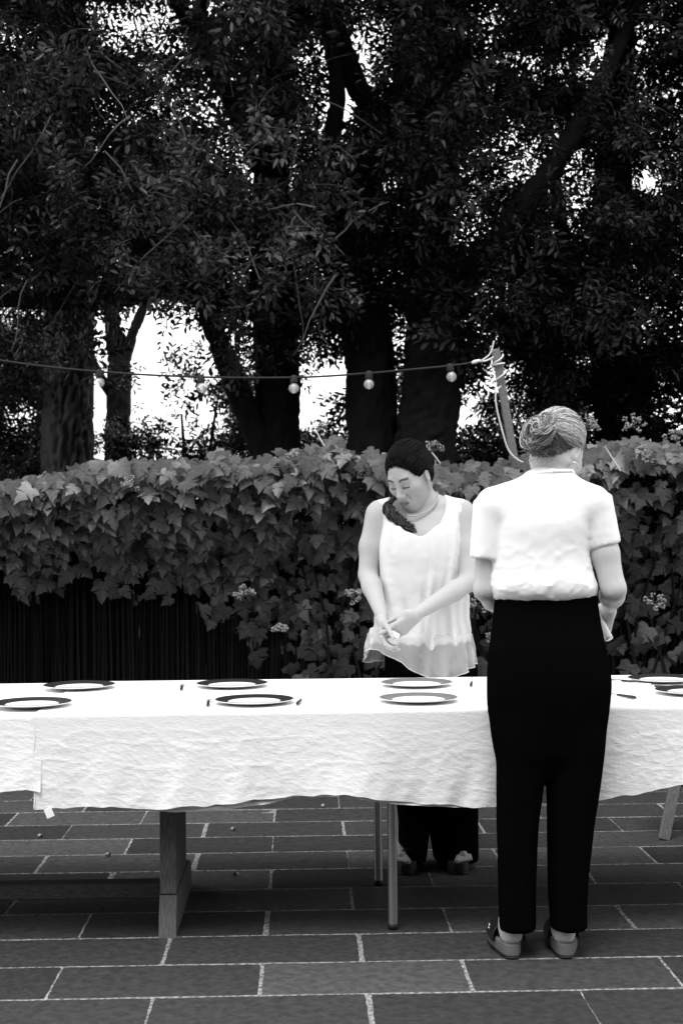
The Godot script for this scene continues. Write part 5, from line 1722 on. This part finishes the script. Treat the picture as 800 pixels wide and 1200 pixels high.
# ---------------------------------------------------------------- materials
func weave(m: StandardMaterial3D, scale: float, strength: float) -> void:
	m.uv1_triplanar = true
	m.uv1_world_triplanar = true
	m.uv1_scale = Vector3.ONE * scale
	m.normal_enabled = true
	m.normal_texture = weave_nrm
	m.normal_scale = strength

func grain(m: StandardMaterial3D, sc: Vector3) -> void:
	m.uv1_triplanar = true
	m.uv1_world_triplanar = true
	m.uv1_scale = sc
	m.albedo_texture = grain_tex
	m.normal_enabled = true
	m.normal_texture = grain_nrm
	m.normal_scale = 0.5

# woven linen: uneven threads both ways, as a height picture turned into normals
func slub_normal() -> ImageTexture:
	var im := Image.create(512, 512, false, Image.FORMAT_RGB8)
	var n := noise(131, 1.0, 2)
	for y in 512:
		for x in 512:
			var a := TAU * x / 512.0
			var b := TAU * y / 512.0
			var wx := n.get_noise_3d(cos(a) * 2.4, sin(a) * 2.4, y * 0.16)
			var wy := n.get_noise_3d(cos(b) * 2.4, sin(b) * 2.4, x * 0.16 + 300.0)
			var v := clampf(0.5 + 0.35 * wx + 0.28 * wy, 0.0, 1.0)
			im.set_pixel(x, y, Color(v, v, v))
	im.bump_map_to_normal_map(4.0)
	im.generate_mipmaps()
	return ImageTexture.create_from_image(im)

var slate_tex: Texture2D
var slate_nrm: Texture2D
var weave_nrm: Texture2D
var grain_tex: Texture2D
var grain_nrm: Texture2D

func build_materials() -> void:
	var sn := noise(71, 0.02, 7)
	sn.domain_warp_enabled = true
	sn.domain_warp_amplitude = 40.0
	sn.fractal_gain = 0.62
	slate_tex = noise_tex(sn, 0.55, 1.0, 1024, 0.0, 0.2, 0.8)
	slate_nrm = noise_tex(noise(72, 0.03, 5), 0, 1, 1024, 5.0)
	weave_nrm = noise_tex(noise(73, 0.09, 3), 0, 1, 512, 3.0)
	var gn := noise(74, 0.03, 4)
	grain_tex = noise_tex(gn, 0.45, 1.0, 512, 0.0, 0.2, 0.8)
	grain_nrm = noise_tex(gn, 0, 1, 512, 5.0)
	M.leaf = vmat(0.4, 0.28)
	M.clipped = mat(0.03, 0.95, 0.1)
	M.bark = mat(0.012, 0.95, 0.2)
	M.bark_pine = mat(0.08, 0.95, 0.2)
	M.bark_pale = mat(0.03, 0.95, 0.2)
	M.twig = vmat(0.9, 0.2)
	M.twig_lit_tone = mat(0.11, 0.9, 0.2)
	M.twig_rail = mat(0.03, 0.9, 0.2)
	M.flower = vmat(0.8, 0.3)
	M.cord = mat(0.7, 0.7, 0.3)
	M.rubber = mat(0.012, 0.6, 0.4)
	M.bulb = mat(0.9, 0.05, 0.6)
	M.bulb.transparency = BaseMaterial3D.TRANSPARENCY_ALPHA
	M.bulb.albedo_color.a = 0.22
	M.filament = mat(0.3, 0.4)
	M.wood = mat(0.07, 0.75, 0.3)
	grain(M.wood, Vector3(1.5, 14, 14))
	M.wood_worn = mat(0.13, 0.75, 0.3)
	grain(M.wood_worn, Vector3(14, 1.2, 14))
	M.wood_pale = mat(0.26, 0.8, 0.3)
	grain(M.wood_pale, Vector3(16, 2, 16))
	M.linen = mat(0.8, 0.9, 0.15)
	M.linen.normal_enabled = true
	M.linen.normal_texture = slub_normal()
	M.linen.normal_scale = 0.3
	M.linen.uv1_scale = Vector3(2.8, 2.8, 1)
	M.cotton = mat(0.88, 0.9, 0.15)
	weave(M.cotton, 10.0, 0.15)
	M.blouse = mat(0.66, 0.85, 0.2)
	weave(M.blouse, 10.0, 0.2)
	M.sheer = mat(0.75, 0.9, 0.1)
	M.sheer.transparency = BaseMaterial3D.TRANSPARENCY_ALPHA
	M.sheer.albedo_color.a = 0.42
	M.steel = mat(0.35, 0.38, 0.5)
	M.steel.metallic = 0.8
	M.silver = mat(0.65, 0.25, 0.5)
	M.silver.metallic = 0.9
	M.handle = mat(0.015, 0.4, 0.5)
	M.porcelain = mat(0.85, 0.15, 0.5)
	M.rim_dark = mat(0.02, 0.35, 0.4)
	M.rim_sky_sheen = mat(0.12, 0.35, 0.4)  # bright reflection on a dark rim, put into the base colour
	M.acorn = mat(0.3, 0.4, 0.5)
	M.skin = vmat(0.55, 0.3)
	weave(M.skin, 9.0, 0.12)
	M.hair = vmat(0.45, 0.4)
	M.hair_dark = vmat(0.5, 0.15)
	M.black_cloth = mat(0.0025, 0.95, 0.01)
	M.cork = mat(0.13, 0.85, 0.2)
	M.sole_dark = mat(0.03, 0.7, 0.3)
	M.leather = mat(0.012, 0.35, 0.5)
	M.hair_tail = vmat(0.45, 0.35)
	M.pale_ribbon = mat(0.38, 0.6, 0.3)

const EXPOSURE := 2.1
const OPENINGS := [[-1.002, 4.583, 0.194], [-0.706, 4.616, 0.155], [-0.869, 4.421, 0.135], [0.347, 4.357, 0.194], [0.317, 4.085, 0.181], [0.483, 4.439, 0.181], [-0.308, 3.678, 0.148], [-0.710, 4.041, 0.148], [-0.413, 4.096, 0.155], [-0.066, 3.569, 0.142], [0.208, 3.976, 0.142], [1.491, 4.348, 0.148], [1.846, 4.293, 0.181], [2.041, 4.524, 0.168], [1.649, 3.758, 0.168], [1.702, 3.594, 0.168], [1.810, 3.484, 0.168], [1.439, 3.594, 0.135], [1.714, 3.223, 0.135], [1.594, 3.703, 0.135], [2.305, 3.593, 0.129], [2.448, 4.086, 0.129], [-0.953, 2.419, 0.258], [-0.813, 2.543, 0.207], [-0.989, 2.597, 0.181], [-0.911, 2.246, 0.220], [-0.561, 2.379, 0.142], [-1.073, 2.086, 0.155], [-0.725, 1.976, 0.194], [-0.548, 2.028, 0.194], [-0.633, 2.137, 0.168], [-1.742, 2.063, 0.148], [0.122, 2.132, 0.233], [0.248, 2.294, 0.194], [0.004, 2.268, 0.181], [0.245, 2.023, 0.168], [0.629, 2.552, 0.155], [1.059, 2.072, 0.233], [1.169, 2.207, 0.207], [0.949, 1.937, 0.181], [1.361, 2.342, 0.155], [1.853, 2.432, 0.142], [1.403, 2.206, 0.142], [2.370, 2.146, 0.168], [1.904, 2.067, 0.155], [1.440, 2.016, 0.142], [-0.105, 2.080, 0.142], [0.427, 4.248, 0.181], [0.539, 4.548, 0.142], [0.666, 3.595, 0.116], [1.545, 4.277, 0.142], [2.121, 4.359, 0.129], [2.261, 4.524, 0.122], [1.949, 3.703, 0.129], [2.140, 3.566, 0.122], [1.376, 3.785, 0.116], [1.727, 3.403, 0.142], [1.165, 4.577, 0.116], [-1.701, 4.463, 0.116], [-1.325, 4.599, 0.129], [0.022, 4.357, 0.122]]

func _ready() -> void:
	rng.seed = 1
	build_view()
	build_materials()
	build_ground()
	build_trees()
	print("trees ", Time.get_ticks_msec())
	build_hedge()
	print("hedge ", Time.get_ticks_msec())
	build_tables()
	build_string()
	build_settings()
	build_acorns()
	print("table ", Time.get_ticks_msec())
	build_person_back()
	print("back ", Time.get_ticks_msec())
	build_person_front()
	print("front ", Time.get_ticks_msec())
